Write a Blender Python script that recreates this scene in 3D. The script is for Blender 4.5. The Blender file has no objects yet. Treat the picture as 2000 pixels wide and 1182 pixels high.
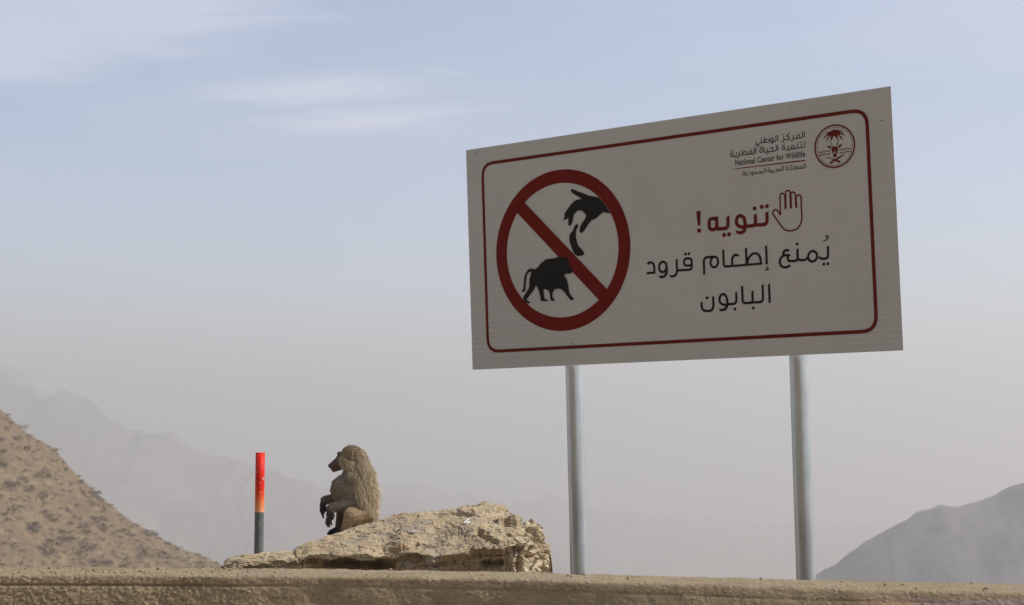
import bpy, bmesh, math, random
import numpy as np
from mathutils import Vector, Matrix, noise, Quaternion
from mathutils.bvhtree import BVHTree
from mathutils.geometry import tessellate_polygon

random.seed(7)
np.random.seed(7)
C = bpy.context.scene.collection
SC = bpy.context.scene
R = math.radians

# ------------------------------------------------------------------ camera
EYE = Vector((0.0, 0.0, 1.6))
PITCH = R(5.0)
cam = bpy.data.cameras.new('camera')
cam.sensor_width = 36.0
cam.lens = 54.0
cam.clip_start = 0.1
cam.clip_end = 40000
cam.dof.use_dof = True
cam.dof.focus_distance = 8.4
cam.dof.aperture_fstop = 5.0
cam_o = bpy.data.objects.new('camera', cam)
C.objects.link(cam_o)
cam_o.location = EYE
cam_o.rotation_euler = (R(90) + PITCH, 0, 0)
SC.camera = cam_o

# ------------------------------------------------------------------ sky, sun, exposure
SUN_A, SUN_E = R(8.0), R(44.0)
SKY_STRENGTH = 0.145
SUN_STRENGTH = 4.5
HAZE = 0.00072
SC.view_settings.view_transform = 'Standard'
SC.view_settings.look = 'None'
SC.view_settings.gamma = 1.0
SC.view_settings.exposure = 0.28
SC.view_settings.use_curve_mapping = False
SC.cycles.volume_bounces = 1
SC.cycles.max_bounces = 6

world = bpy.data.worlds.new('World')
SC.world = world
world.use_nodes = True


class N:
    """small helper around a node tree"""
    def __init__(s, nt):
        s.nt = nt
    def new(s, kind, **kw):
        n = s.nt.nodes.new(kind)
        for k, v in kw.items():
            setattr(n, k, v)
        return n
    def put(s, sock, v):
        if v is None:
            return
        if isinstance(v, bpy.types.NodeSocket):
            s.nt.links.new(v, sock)
        else:
            if hasattr(sock, 'default_value'):
                if sock.type == 'RGBA' and not isinstance(v, (int, float)) and len(v) == 3:
                    v = (*v, 1)
                sock.default_value = v
    def m(s, op, a, b=None, c=None, clamp=False):
        n = s.new('ShaderNodeMath', operation=op, use_clamp=clamp)
        s.put(n.inputs[0], a); s.put(n.inputs[1], b); s.put(n.inputs[2], c)
        return n.outputs[0]
    def mix(s, f, a, b, kind='MIX'):
        n = s.new('ShaderNodeMix', data_type='RGBA', blend_type=kind)
        s.put(n.inputs[0], f); s.put(n.inputs[6], a); s.put(n.inputs[7], b)
        return n.outputs[2]
    def noise(s, vec, scale, detail=4, rough=.55, dist=0.0):
        n = s.new('ShaderNodeTexNoise')
        s.put(n.inputs['Vector'], vec)
        n.inputs['Scale'].default_value = scale
        n.inputs['Detail'].default_value = detail
        n.inputs['Roughness'].default_value = rough
        n.inputs['Distortion'].default_value = dist
        return n.outputs[0]
    def vor(s, vec, scale, feat='F1', rnd=1.0):
        n = s.new('ShaderNodeTexVoronoi', feature=feat)
        s.put(n.inputs['Vector'], vec)
        n.inputs['Scale'].default_value = scale
        n.inputs['Randomness'].default_value = rnd
        return n.outputs['Distance']
    def ramp(s, f, *stops, interp='LINEAR'):
        n = s.new('ShaderNodeValToRGB')
        n.color_ramp.interpolation = interp
        els = n.color_ramp.elements
        while len(els) < len(stops):
            els.new(0.5)
        for e, (p, c) in zip(els, stops):
            e.position = p
            e.color = (c, c, c, 1) if isinstance(c, (int, float)) else (*c, 1)
        s.put(n.inputs[0], f)
        return n.outputs[0]
    def map(s, vec, scale=(1, 1, 1), loc=(0, 0, 0), rot=(0, 0, 0)):
        n = s.new('ShaderNodeMapping')
        s.put(n.inputs[0], vec)
        n.inputs['Location'].default_value = loc
        n.inputs['Rotation'].default_value = rot
        n.inputs['Scale'].default_value = scale
        return n.outputs[0]
    def bump(s, h, strength=.5, dist=.01, normal=None):
        n = s.new('ShaderNodeBump')
        n.inputs['Strength'].default_value = strength
        n.inputs['Distance'].default_value = dist
        s.put(n.inputs['Height'], h)
        s.put(n.inputs['Normal'], normal)
        return n.outputs[0]


# world: Nishita sky with thin wisps of cloud high up
wt = world.node_tree
for n in list(wt.nodes):
    wt.nodes.remove(n)
W = N(wt)
sky = W.new('ShaderNodeTexSky', sky_type='NISHITA')
sky.sun_disc = False
sky.sun_elevation = SUN_E
sky.sun_rotation = R(90) + SUN_A
sky.altitude = 1800
sky.air_density = 1.0
sky.dust_density = 1.2
sky.ozone_density = 1.5
gen = W.new('ShaderNodeTexCoord').outputs['Generated']
sep = W.new('ShaderNodeSeparateXYZ')
W.put(sep.inputs[0], gen)
zc = W.m('MAXIMUM', sep.outputs[2], 0.03)
plane = W.new('ShaderNodeCombineXYZ')                     # the direction carried up to a flat cloud deck
W.put(plane.inputs[0], W.m('DIVIDE', sep.outputs[0], zc))
W.put(plane.inputs[1], W.m('DIVIDE', sep.outputs[1], zc))
deck = W.map(plane.outputs[0], scale=(1, 1, 1))
wisp = W.noise(deck, 0.42, 7, .55, .5)
veil = W.noise(deck, 0.16, 3, .5, .2)
wisp = W.ramp(wisp, (.46, 0.0), (.72, 1.0))
veil = W.ramp(veil, (.38, 0.0), (.66, 1.0))
# banks of thin cloud seen where the photograph has them, as patches of the deck
def bank(cx, cy, rx, ry, rot, soft, core=.15):
    q = W.map(W.map(plane.outputs[0], loc=(-cx, -cy, 0)), rot=(0, 0, rot))
    q = W.map(q, scale=(1 / rx, 1 / ry, 0))
    v = W.new('ShaderNodeVectorMath', operation='LENGTH')
    W.put(v.inputs[0], q)
    d = W.m('ADD', v.outputs['Value'], W.m('MULTIPLY', W.m('SUBTRACT', W.noise(W.map(deck, scale=(.8, 1.7, 1)), 1.9, 8, .62, .8), .5), soft))
    return W.ramp(d, (core, 1.0), (1.15, 0.0), interp='EASE')
banks = W.m('MAXIMUM', W.m('MULTIPLY', bank(-1.80, 3.0, 1.55, 1.45, 0, .55, .74), 1.0), W.m('MULTIPLY', W.m('MAXIMUM', bank(-.56, 4.34, .60, .30, R(25), 1.9, 0), bank(-.42, 4.78, .54, .30, R(20), 1.9, 0)), .95))
banks = W.m('MAXIMUM', banks, W.m('MULTIPLY', bank(1.3, 3.2, 1.5, 1.5, 0, .8, .1), .45))
cloud = W.m('ADD', W.m('MULTIPLY', wisp, .10), W.m('MULTIPLY', veil, .10))
cloud = W.m('ADD', cloud, W.m('MULTIPLY', banks, .27), clamp=True)
col = W.mix(cloud, sky.outputs[0], (7.9, 7.2, 7.25))
bg = W.new('ShaderNodeBackground')
W.put(bg.inputs[0], col)
bg.inputs[1].default_value = SKY_STRENGTH
wo = W.new('ShaderNodeOutputWorld')
W.put(wo.inputs[0], bg.outputs[0])

sun = bpy.data.lights.new('sun', 'SUN')
sun.energy = SUN_STRENGTH
sun.angle = R(0.53)
sun.color = (1.0, .94, .85)
sun_o = bpy.data.objects.new('sun', sun)
C.objects.link(sun_o)
SUN_DIR = Vector((math.cos(SUN_A) * math.cos(SUN_E), -math.sin(SUN_A) * math.cos(SUN_E), math.sin(SUN_E)))
sun_o.rotation_euler = SUN_DIR.to_track_quat('Z', 'Y').to_euler()
sun_o.location = SUN_DIR * 50

# ------------------------------------------------------------------ helpers
FWD = Vector((0, math.cos(PITCH), math.sin(PITCH)))
UPV = Vector((0, -math.sin(PITCH), math.cos(PITCH)))
def at(px, py, y):
    """world point on the line of sight through a photo pixel, y metres away"""
    d = FWD + Vector((1, 0, 0)) * ((px - 1000) / 3000) - UPV * ((py - 591) / 3000)
    return EYE + d * (y / d.y)
def pix(p):
    d = Vector(p) - EYE
    f = d.dot(FWD)
    return 1000 + 3000 * d.x / f, 591 - 3000 * d.dot(UPV) / f
def interp(pts, x):
    return float(np.interp(x, [p[0] for p in pts], [p[1] for p in pts]))

def material(name, rough=.8, metal=0.0, spec=.5):
    mt = bpy.data.materials.new(name)
    mt.use_nodes = True
    k = N(mt.node_tree)
    b = mt.node_tree.nodes['Principled BSDF']
    b.inputs['Roughness'].default_value = rough
    b.inputs['Metallic'].default_value = metal
    b.inputs['Specular IOR Level'].default_value = spec
    return mt, k, b
def mesh_obj(name, verts, faces, mat=None, parent=None, smooth=False):
    me = bpy.data.meshes.new(name)
    me.from_pydata([tuple(v) for v in verts], [], faces)
    me.validate()
    if smooth:
        me.polygons.foreach_set('use_smooth', [True] * len(me.polygons))
    if mat:
        me.materials.append(mat)
    me.update()
    o = bpy.data.objects.new(name, me)
    C.objects.link(o)
    if parent:
        o.parent = parent
    return o
def bm_obj(name, bm, mat=None, parent=None, smooth=False):
    me = bpy.data.meshes.new(name)
    bmesh.ops.recalc_face_normals(bm, faces=bm.faces)
    bm.to_mesh(me)
    bm.free()
    if smooth:
        me.polygons.foreach_set('use_smooth', [True] * len(me.polygons))
    if mat:
        me.materials.append(mat)
    o = bpy.data.objects.new(name, me)
    C.objects.link(o)
    if parent:
        o.parent = parent
    return o
def tag(o, label, cat, group=None):
    o['label'] = label
    o['category'] = cat
    if group:
        o['group'] = group
def structure(o):
    o['kind'] = 'structure'
    return o
def empty(name, loc=(0, 0, 0)):
    o = bpy.data.objects.new(name, None)
    o.empty_display_size = .1
    o.location = loc
    C.objects.link(o)
    return o
def fbm(p, octs=5, gain=.5, lac=2.0):
    a, s = 1.0, 0.0
    q = Vector(p)
    for _ in range(octs):
        s += a * noise.noise(q)
        q = q * lac + Vector((17.3, 5.1, 9.7))
        a *= gain
    return s
def ridged(p, octs=5, gain=.5):
    a, s = 1.0, 0.0
    q = Vector(p)
    for _ in range(octs):
        s += a * (1 - 2 * abs(noise.noise(q)))
        q = q * 2.03 + Vector((7.3, 15.1, 3.7))
        a *= gain
    return s
def box_bm(bm, a, b, m=None):
    vs = [bm.verts.new((x, y, z)) for x in (a[0], b[0]) for y in (a[1], b[1]) for z in (a[2], b[2])]
    for f in ((0, 1, 3, 2), (4, 6, 7, 5), (0, 4, 5, 1), (2, 3, 7, 6), (0, 2, 6, 4), (1, 5, 7, 3)):
        bm.faces.new([vs[i] for i in f])
    if m:
        bmesh.ops.transform(bm, matrix=m, verts=vs)
def tube_bm(bm, p0, p1, r, seg=40, rings=1, inner=0.0):
    """pipe from p0 to p1, hollow at the top when inner is given"""
    p0, p1 = Vector(p0), Vector(p1)
    q = (p1 - p0).to_track_quat('Z', 'Y')
    loops = []
    L = [(p0, r)] + [(p0.lerp(p1, i / rings), r) for i in range(1, rings + 1)]
    if inner:
        L += [(p1, inner), (p1 - (p1 - p0).normalized() * .15, inner)]
    for c, rad in L:
        loops.append([bm.verts.new(c + q @ Vector((rad * math.cos(t), rad * math.sin(t), 0))) for t in np.arange(seg) * 2 * math.pi / seg])
    for a, b in zip(loops, loops[1:]):
        for i in range(seg):
            bm.faces.new((a[i], a[(i + 1) % seg], b[(i + 1) % seg], b[i]))
    bm.faces.new(loops[0])
    bm.faces.new(loops[-1])

# ------------------------------------------------------------------ ground, hills and mountains
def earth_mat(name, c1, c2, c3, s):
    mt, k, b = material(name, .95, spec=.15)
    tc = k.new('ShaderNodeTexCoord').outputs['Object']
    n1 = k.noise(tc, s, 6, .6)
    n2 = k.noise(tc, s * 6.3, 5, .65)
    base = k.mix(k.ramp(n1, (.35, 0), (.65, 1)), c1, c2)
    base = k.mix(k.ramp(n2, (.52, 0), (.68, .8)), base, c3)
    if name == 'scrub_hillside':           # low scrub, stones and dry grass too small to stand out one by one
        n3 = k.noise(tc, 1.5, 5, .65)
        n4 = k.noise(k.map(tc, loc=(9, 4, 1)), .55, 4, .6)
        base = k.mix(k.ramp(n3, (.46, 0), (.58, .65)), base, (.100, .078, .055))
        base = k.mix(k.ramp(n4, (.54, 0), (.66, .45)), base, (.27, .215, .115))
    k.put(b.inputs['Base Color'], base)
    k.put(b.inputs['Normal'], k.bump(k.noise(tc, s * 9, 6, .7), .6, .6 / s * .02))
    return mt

M_SOIL = earth_mat('dry_soil', (.30, .235, .165), (.36, .29, .21), (.20, .155, .11), .6)
M_HILL = earth_mat('scrub_hillside', (.168, .117, .068), (.208, .150, .088), (.095, .070, .046), .16)
M_FAR = earth_mat('distant_rock', (.08, .072, .068), (.20, .172, .145), (.05, .048, .05), .007)
M_NEARMT = earth_mat('bluish_rock', (.045, .05, .07), (.155, .14, .145), (.02, .025, .042), .016)  # the blue of distant air is put into this rock colour

def ground_z(x, y):
    if y < 6.3:
        z = 0.0
    elif y < 10.6:
        z = .36
    else:
        z = .36 - .62 * (y - 10.6) if y < 500 else -301.5
    if y >= 500:
        z = -301.5
    else:
        z = max(z, -301.5)
    if y > 13:
        z += min(1, (y - 13) / 40) * 4 * noise.noise((x * .01, y * .01, 3))
    elif y > 6.3:
        z += .03 * noise.noise((x * 2, y * 2, 1))
    return z
xs = sorted(set([round(s * v, 3) for v in np.concatenate([np.linspace(0, 14, 36), np.geomspace(17, 9000, 26)]) for s in (-1, 1)]))
ys = list(np.concatenate([-np.geomspace(2400, 20, 10), np.linspace(-12, 5.7, 16), [6.08, 6.3001], np.linspace(6.7, 10.6, 14), np.geomspace(11.5, 480, 30), np.geomspace(500, 9200, 30)]))
vs = [(x, y, ground_z(x, y)) for y in ys for x in xs]
nx = len(xs)
fs = [(j * nx + i, j * nx + i + 1, (j + 1) * nx + i + 1, (j + 1) * nx + i) for j in range(len(ys) - 1) for i in range(nx - 1)]
structure(mesh_obj('ground', vs, fs, M_SOIL, smooth=True))

# near left hillside: its crest runs down to the right, its face looks at the camera
CREST = [(-900, 380), (-400, 575), (-150, 700), (0, 793), (20, 815), (45, 838), (75, 857), (110, 880), (150, 925), (185, 958), (235, 1000), (290, 1035), (350, 1065), (400, 1086), (440, 1107), (520, 1150), (700, 1250), (1000, 1420), (1400, 1600)]
HY = 260.0
crest = [(at(px, py, HY).x, at(px, py, HY).z) for px, py in CREST]
def hill_z(x, y):
    c = interp(crest, x)
    n = 1.5 * fbm((x * .055, y * .055, 2.2), 4) + .75 * ridged((x * .26, y * .26, 8.1), 4)
    d = HY - y
    z = c - (.60 * d if d > 0 else -.7 * d)
    soft = 2.0 * math.exp(-(d / 4.0) ** 2) * .2
    return z - soft + n * (.35 + .65 * min(1, abs(d) / 8))
hx = np.linspace(-150, 8, 300)
hy = np.concatenate([np.linspace(120, 200, 30), np.linspace(201, 275, 130), np.linspace(280, 360, 12)])
vs = [(x, y, hill_z(x, y)) for y in hy for x in hx]
nx = len(hx)
fs = [(j * nx + i, j * nx + i + 1, (j + 1) * nx + i + 1, (j + 1) * nx + i) for j in range(len(hy) - 1) for i in range(nx - 1)]
structure(mesh_obj('hillside', vs, fs, M_HILL, smooth=True))

def mountain(name, prof, y0, depth, mat, rough, seed, nx=260, ny=46, foot=-301.0, jag=.12):
    """a ridge whose crest follows a profile; its faces are cut by gullies and run down to the valley"""
    cr = [(at(px, py, y0).x, at(px, py, y0).z) for px, py in prof]
    x0, x1 = cr[0][0], cr[-1][0]
    xs = np.linspace(x0, x1, nx)
    vs = []
    for j in range(ny):
        v = j / (ny - 1) * 2 - 1               # -1 the foot nearest the camera, 0 the crest, 1 the far foot
        for x in xs:
            c = interp(cr, x)
            c = max(c, foot + 4) + jag * rough * (ridged((x / (rough * 1.6), seed, 3.3), 4) - .6)
            a = abs(v)
            gully = rough * (ridged((x / (rough * 6) + 2.2 * a, a * 9 * (1 if v < 0 else -1), seed), 5, .5) - .55)
            a = abs(v)
            z = c + (foot - c) * (a ** .85) + gully * (.30 + .9 * min(1, a * 6)) * min(1, (1 - a) * 3)
            y = y0 + v * depth + rough * 1.2 * noise.noise((x / (rough * 5), v * 3, seed + 4)) * min(1, a * 3)
            vs.append((x, y, max(z, foot)))
    fs = [(j * nx + i, j * nx + i + 1, (j + 1) * nx + i + 1, (j + 1) * nx + i) for j in range(ny - 1) for i in range(nx - 1)]
    return structure(mesh_obj(name, vs, fs, mat, smooth=True))

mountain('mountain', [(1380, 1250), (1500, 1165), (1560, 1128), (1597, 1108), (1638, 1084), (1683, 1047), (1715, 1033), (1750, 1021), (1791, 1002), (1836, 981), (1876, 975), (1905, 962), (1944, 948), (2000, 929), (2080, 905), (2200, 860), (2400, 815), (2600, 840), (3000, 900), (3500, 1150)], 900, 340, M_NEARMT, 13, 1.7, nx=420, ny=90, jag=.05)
mountain('mountain_ridge', [(-900, 700), (-600, 640), (-350, 690), (-200, 655), (-60, 700), (30, 760), (85, 782), (125, 770), (155, 782), (185, 803), (215, 826), (230, 822), (255, 838), (285, 850), (318, 842), (350, 862), (385, 886), (430, 902), (500, 925), (560, 942), (620, 958), (700, 990), (760, 985), (840, 1010), (930, 1050), (1050, 1100), (1200, 1180)], 2700, 760, M_FAR, 40, 5.2, nx=560, ny=90, jag=.2)
mountain('far_mountain', [(-1200, 700), (-800, 702), (-500, 712), (-250, 698), (-90, 706), (-30, 704), (10, 716), (40, 722), (70, 755), (120, 790), (200, 850), (320, 900), (480, 960), (650, 985), (760, 965), (850, 975), (930, 990), (1060, 1000), (1200, 1030), (1350, 1060), (1500, 1085), (1700, 1120), (2200, 1150)], 3900, 1000, M_FAR, 46, 9.1, nx=380, ny=50)

# unseen mountainside, added and shaped for the poles' dark reflection and the board's shade, behind the viewer and to the left
def unseen_slope_z(x, y):
    d = max(0, -y - 11)
    side = min(1, max(0, (14 - x - .15 * d) / 26)) * min(1, max(0, (x + 150) / 40))
    side = side * side * (3 - 2 * side)
    return -.3 + side * min(78, 1.05 * d + 1.2 * ridged((x * .06, y * .06, 4), 5) * min(1, d / 8))
gx, gy = np.linspace(-150, 20, 110), np.linspace(-150, -10.5, 80)
vs = [(x, y, unseen_slope_z(x, y)) for y in gy for x in gx]
fs = [(j * 110 + i, j * 110 + i + 1, (j + 1) * 110 + i + 1, (j + 1) * 110 + i) for j in range(79) for i in range(109)]
structure(mesh_obj('hillside', vs, fs, M_HILL, smooth=True))

# the dusty air over the valley
hz = bmesh.new()
box_bm(hz, (-9400, -2600, -306), (9400, 9600, 268))
hm = bpy.data.materials.new('dusty_air')
hm.use_nodes = True
for n in list(hm.node_tree.nodes):
    hm.node_tree.nodes.remove(n)
K = N(hm.node_tree)
pv = K.new('ShaderNodeVolumePrincipled')
pv.inputs['Color'].default_value = (.90, .868, .818, 1)
pv.inputs['Density'].default_value = HAZE
pv.inputs['Anisotropy'].default_value = 0.3
mo = K.new('ShaderNodeOutputMaterial')
K.put(mo.inputs['Volume'], pv.outputs[0])
haze = bm_obj('haze', hz, hm)
haze['kind'] = 'stuff'
# ------------------------------------------------------------------ concrete parapet in front
EYE_ABOVE = .55
WT = EYE.z - EYE_ABOVE
def on_top(px, py):
    d = FWD + Vector((1, 0, 0)) * ((px - 1000) / 3000) - UPV * ((py - 591) / 3000)
    return EYE + d * (-EYE_ABOVE / d.z)
BACK = [on_top(*p) for p in ((-60, 1107.5), (300, 1108.5), (620, 1110.5), (1000, 1117), (1300, 1125), (1600, 1132.5), (2060, 1141))]
FRONT = [on_top(*p) for p in ((-60, 1122.5), (300, 1123), (620, 1125), (1000, 1131), (1300, 1140), (1600, 1149), (2060, 1161))]
bx = [(p.x, p.y) for p in BACK]
fx = [(p.x, p.y) for p in FRONT]
def line(pts, x):
    if x < pts[0][0]:
        (a, b), (c, d) = pts[0], pts[2]
    elif x > pts[-1][0]:
        (a, b), (c, d) = pts[-3], pts[-1]
    else:
        return interp(pts, x)
    return b + (d - b) * (x - a) / (c - a)

mt, k, b = material('weathered_concrete', .95, spec=.2)
tc = k.new('ShaderNodeTexCoord').outputs['Object']
geo = k.new('ShaderNodeNewGeometry')
big = k.noise(tc, 2.3, 5, .6)
mid = k.noise(k.map(tc, scale=(1, 1, 2.2)), 9, 6, .65)
fine = k.noise(tc, 60, 5, .7)
cement = k.mix(k.ramp(big, (.3, 0), (.7, 1)), (.295, .230, .138), (.345, .272, .172))
cement = k.mix(k.ramp(mid, (.45, 0), (.7, .75)), cement, (.21, .158, .095))
stones = k.vor(k.map(tc, scale=(1, 1, 1.5)), 38)
cement = k.mix(k.m('MULTIPLY', k.ramp(stones, (.10, .55), (.30, 0)), k.ramp(big, (.4, 0), (.6, 1))), cement, (.44, .38, .29))
cement = k.mix(k.ramp(fine, (.52, 0), (.66, .6)), cement, (.16, .12, .075))
# a faded mauve wash and a rusty drip, both on the right-hand run of the wall
sp = k.new('ShaderNodeSeparateXYZ'); k.put(sp.inputs[0], tc)
wash = k.m('ADD', sp.outputs[0], k.m('MULTIPLY', k.m('SUBTRACT', big, .5), .5))
wash = k.ramp(k.m('SUBTRACT', wash, 1.2), (0.0, 0.0), (.28, 1.0))
low = k.m('ADD', k.m('SUBTRACT', WT - .016, sp.outputs[2]), k.m('MULTIPLY', k.m('SUBTRACT', big, .5), .06))
wash = k.m('MULTIPLY', wash, k.ramp(k.m('MULTIPLY', low, 30), (0.0, 0.0), (.30, 1.0)))
cement = k.mix(k.m('MULTIPLY', wash, .62), cement, (.37, .28, .30))
orange = k.m('MULTIPLY', k.ramp(k.m('ABSOLUTE', k.m('SUBTRACT', sp.outputs[0], 1.36)), (.0, 1.0), (.22, 0.0), interp='EASE'), k.ramp(k.m('MULTIPLY', low, 30), (0.0, 0.0), (.5, 1.0)))
cement = k.mix(k.m('MULTIPLY', orange, .5), cement, (.42, .26, .12))
k.put(b.inputs['Base Color'], cement)
h = k.m('ADD', k.m('MULTIPLY', k.ramp(stones, (.0, 1), (.4, 0)), .6), k.m('ADD', fine, mid))
k.put(b.inputs['Normal'], k.bump(h, .75, .012))
M_WALL = mt

wx = np.concatenate([np.linspace(-9, -3.5, 30), np.linspace(-3.4, 3.4, 1200), np.linspace(3.5, 9, 30)])
prof = []                                     # (kind, t): rows from the front foot over the top to the back foot
rows = [('f', z) for z in np.concatenate([np.linspace(0, .80, 6), np.linspace(WT - .2, WT - .006, 40)])]
rows += [('t', t) for t in np.linspace(.03, .97, 16)] + [('b', z) for z in np.linspace(WT - .012, .3, 10)]
vs = []
for kind, t in rows:
    for x in wx:
        yf, yb = line(fx, x), line(bx, x)
        near = abs(x) < 3.45
        if kind == 'f':
            p = Vector((x, yf, t))
            d = .007 * fbm((x * 4, 3, t * 6), 4) if near else 0
            rub = min(1, max(.12, noise.noise((x * 1.1, 1.7, 4)) * 1.4 + .75 - .55 * max(0, x)))
            if near:
                cell = noise.voronoi((x * 72 + 1.5 * noise.noise((x * 9, t * 9, 1)), 2, t * 84))[0][0]
                d += rub * (.0055 * (.45 - cell) + .0034 * fbm((x * 75, 6, t * 85), 3))
                # hairline joint where the capping coat meets the rough body
                jl = WT - .041 + .004 * noise.noise((x * 4, 9, 0))
                d -= .011 * rub * max(0, 1 - abs(t - jl) / .006) * (1 if noise.noise((x * 2.2, 4, 4)) > -.25 else .2)
                # hollows where lumps have fallen out
                hol = noise.noise((x * 7, 31, t * 16))
                d -= .02 * rub * max(0, hol - .38)
            edge = max(0, 1 - (WT - t) / .012)
            lean = .08 + .40 * min(1, max(0, (x + .2) / 1.2))
            p.y -= d - edge * .003 + (WT - t) * lean if t > WT - .3 else .3 * lean
        elif kind == 't':
            p = Vector((x, yf + (yb - yf) * t, WT + .0035 * fbm((x * 6, t * 3, 5), 4) + (.0022 * fbm((x * 40, t * 14, 2), 3) if near else 0)))
        else:
            p = Vector((x, yb + .006 * noise.noise((x * 6, t * 6, 8)), t))
        vs.append(p)
nx = len(wx)
fs = [(j * nx + i, j * nx + i + 1, (j + 1) * nx + i + 1, (j + 1) * nx + i) for j in range(len(rows) - 1) for i in range(nx - 1)]
wall = mesh_obj('concrete_parapet', vs, fs, M_WALL, smooth=True)
tag(wall, 'long low brown concrete parapet with a rough crumbling face along the bottom of the view', 'wall')

# loose grit lying along the top of the parapet
bm = bmesh.new()
for i in range(150):
    px = random.uniform(-50, 2050) if random.random() < .4 else random.uniform(-40, 480)
    x = (px - 1000) / 3000 * 6.2
    y = line(fx, x) + random.uniform(.1, .95) * (line(bx, x) - line(fx, x))
    r = random.uniform(.0025, .0075)
    m = Matrix.Translation((x, y, WT + r * .4)) @ Quaternion((random.random(), random.random(), random.random()), random.uniform(0, 6)).to_matrix().to_4x4() @ Matrix.Diagonal((r * random.uniform(.8, 1.8), r, r * .75, 1))
    bmesh.ops.create_icosphere(bm, subdivisions=1, radius=1, matrix=m)
mt, k, b = material('grit', .95, spec=.2)
k.put(b.inputs['Base Color'], k.mix(k.noise(k.new('ShaderNodeTexCoord').outputs['Object'], 30, 2), (.22, .15, .09), (.40, .31, .21)))
o = bm_obj('grit', bm, mt)
o['kind'] = 'stuff'

# ------------------------------------------------------------------ the boulder
TOPL = [(428, 1120), (441, 1106), (446, 1093), (480, 1084), (540, 1077), (574, 1074), (590, 1063), (620, 1053), (650, 1046), (690, 1029), (735, 1014), (765, 1004), (780, 1002), (800, 999), (828, 994), (850, 998), (880, 990), (920, 983), (948, 981), (975, 986), (1000, 996), (1022, 1004), (1028, 1016), (1050, 1022), (1058, 1033), (1065, 1047), (1071, 1064), (1076, 1082), (1080, 1120)]
LEDGE = [(428, 1118), (446, 1104), (560, 1094), (600, 1090), (612, 1087), (700, 1088), (760, 1090), (785, 1080), (815, 1079), (840, 1084), (853, 1088), (890, 1082), (930, 1073), (985, 1070), (1010, 1062), (1040, 1060), (1078, 1080)]
RY = 8.75
def rock_profile(u, v):
    """u along the boulder in photo pixels, v 0 front foot .. .38 ledge .. .72 crest .. 1 back foot"""
    top = interp(TOPL, u)
    led = max(interp(LEDGE, u), top + 2)
    w = .16 + .0026 * max(0, led - top) + .25 * min(1, (u - 428) / 250)      # how far the sloping top leans back
    right = max(0, (u - 985) / 99.0)
    left = max(0, (470 - u) / 42.0)
    y0 = RY + .42 * right ** 2.2 + .25 * left ** 2
    zt = at(u, top, y0 + w * (1 - .5 * right)).z
    zl = at(u, led, y0).z
    zb = .34
    if v < .38:
        t = v / .38
        z = zb + (zl - zb) * t
        k1 = min(1, max(0, (u - 606) / 16)) * min(1, max(0, (778 - u) / 16))
        k2 = min(1, max(0, (u - 850) / 20)) * min(1, max(0, (1000 - u) / 20))
        und = (.03 + .13 * k1 + .06 * k2) * min(1, (1 - t) / .06) * min(1, t * 4)
        y = y0 + und
    elif v < .72:
        t = (v - .38) / .34
        z = zl + (zt - zl) * t
        y = y0 + w * (1 - .5 * right) * (t ** (1.0 - .25 * right))
    else:
        t = (v - .72) / .28
        yt = y0 + w * (1 - .5 * right)
        z = zt + (zb - zt) * t ** 1.5
        y = yt + (.75 - .42 * right ** 1.5) * math.sin(t * math.pi / 2)
    x = (u - 1000) / 3000 * (RY + .25) * (1.0 + (y - RY - .25) * .05)
    return Vector((x, y, z))
layers = []
zz = -60.0
rl = random.Random(3)
while zz < 240:
    t = rl.choice([5, 7, 9, 13, 18])
    layers.append((zz, zz + t, rl.uniform(-1, 1)))
    zz += t
def strata(s):
    for a, b_, d in layers:
        if a <= s < b_:
            e = min(s - a, b_ - s) / (b_ - a)
            return d * min(1, e * 5 + .15), e
    return 0, .5
NU, NV = 420, 190
P = np.zeros((NV, NU, 3))
for j in range(NV):
    v = j / (NV - 1)
    for i in range(NU):
        P[j, i] = rock_profile(429 + (1079 - 429) * i / (NU - 1), v)
du = np.gradient(P, axis=1); dv = np.gradient(P, axis=0)
NRM = np.cross(du, dv)
NRM /= np.linalg.norm(NRM, axis=2, keepdims=True) + 1e-9
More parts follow.
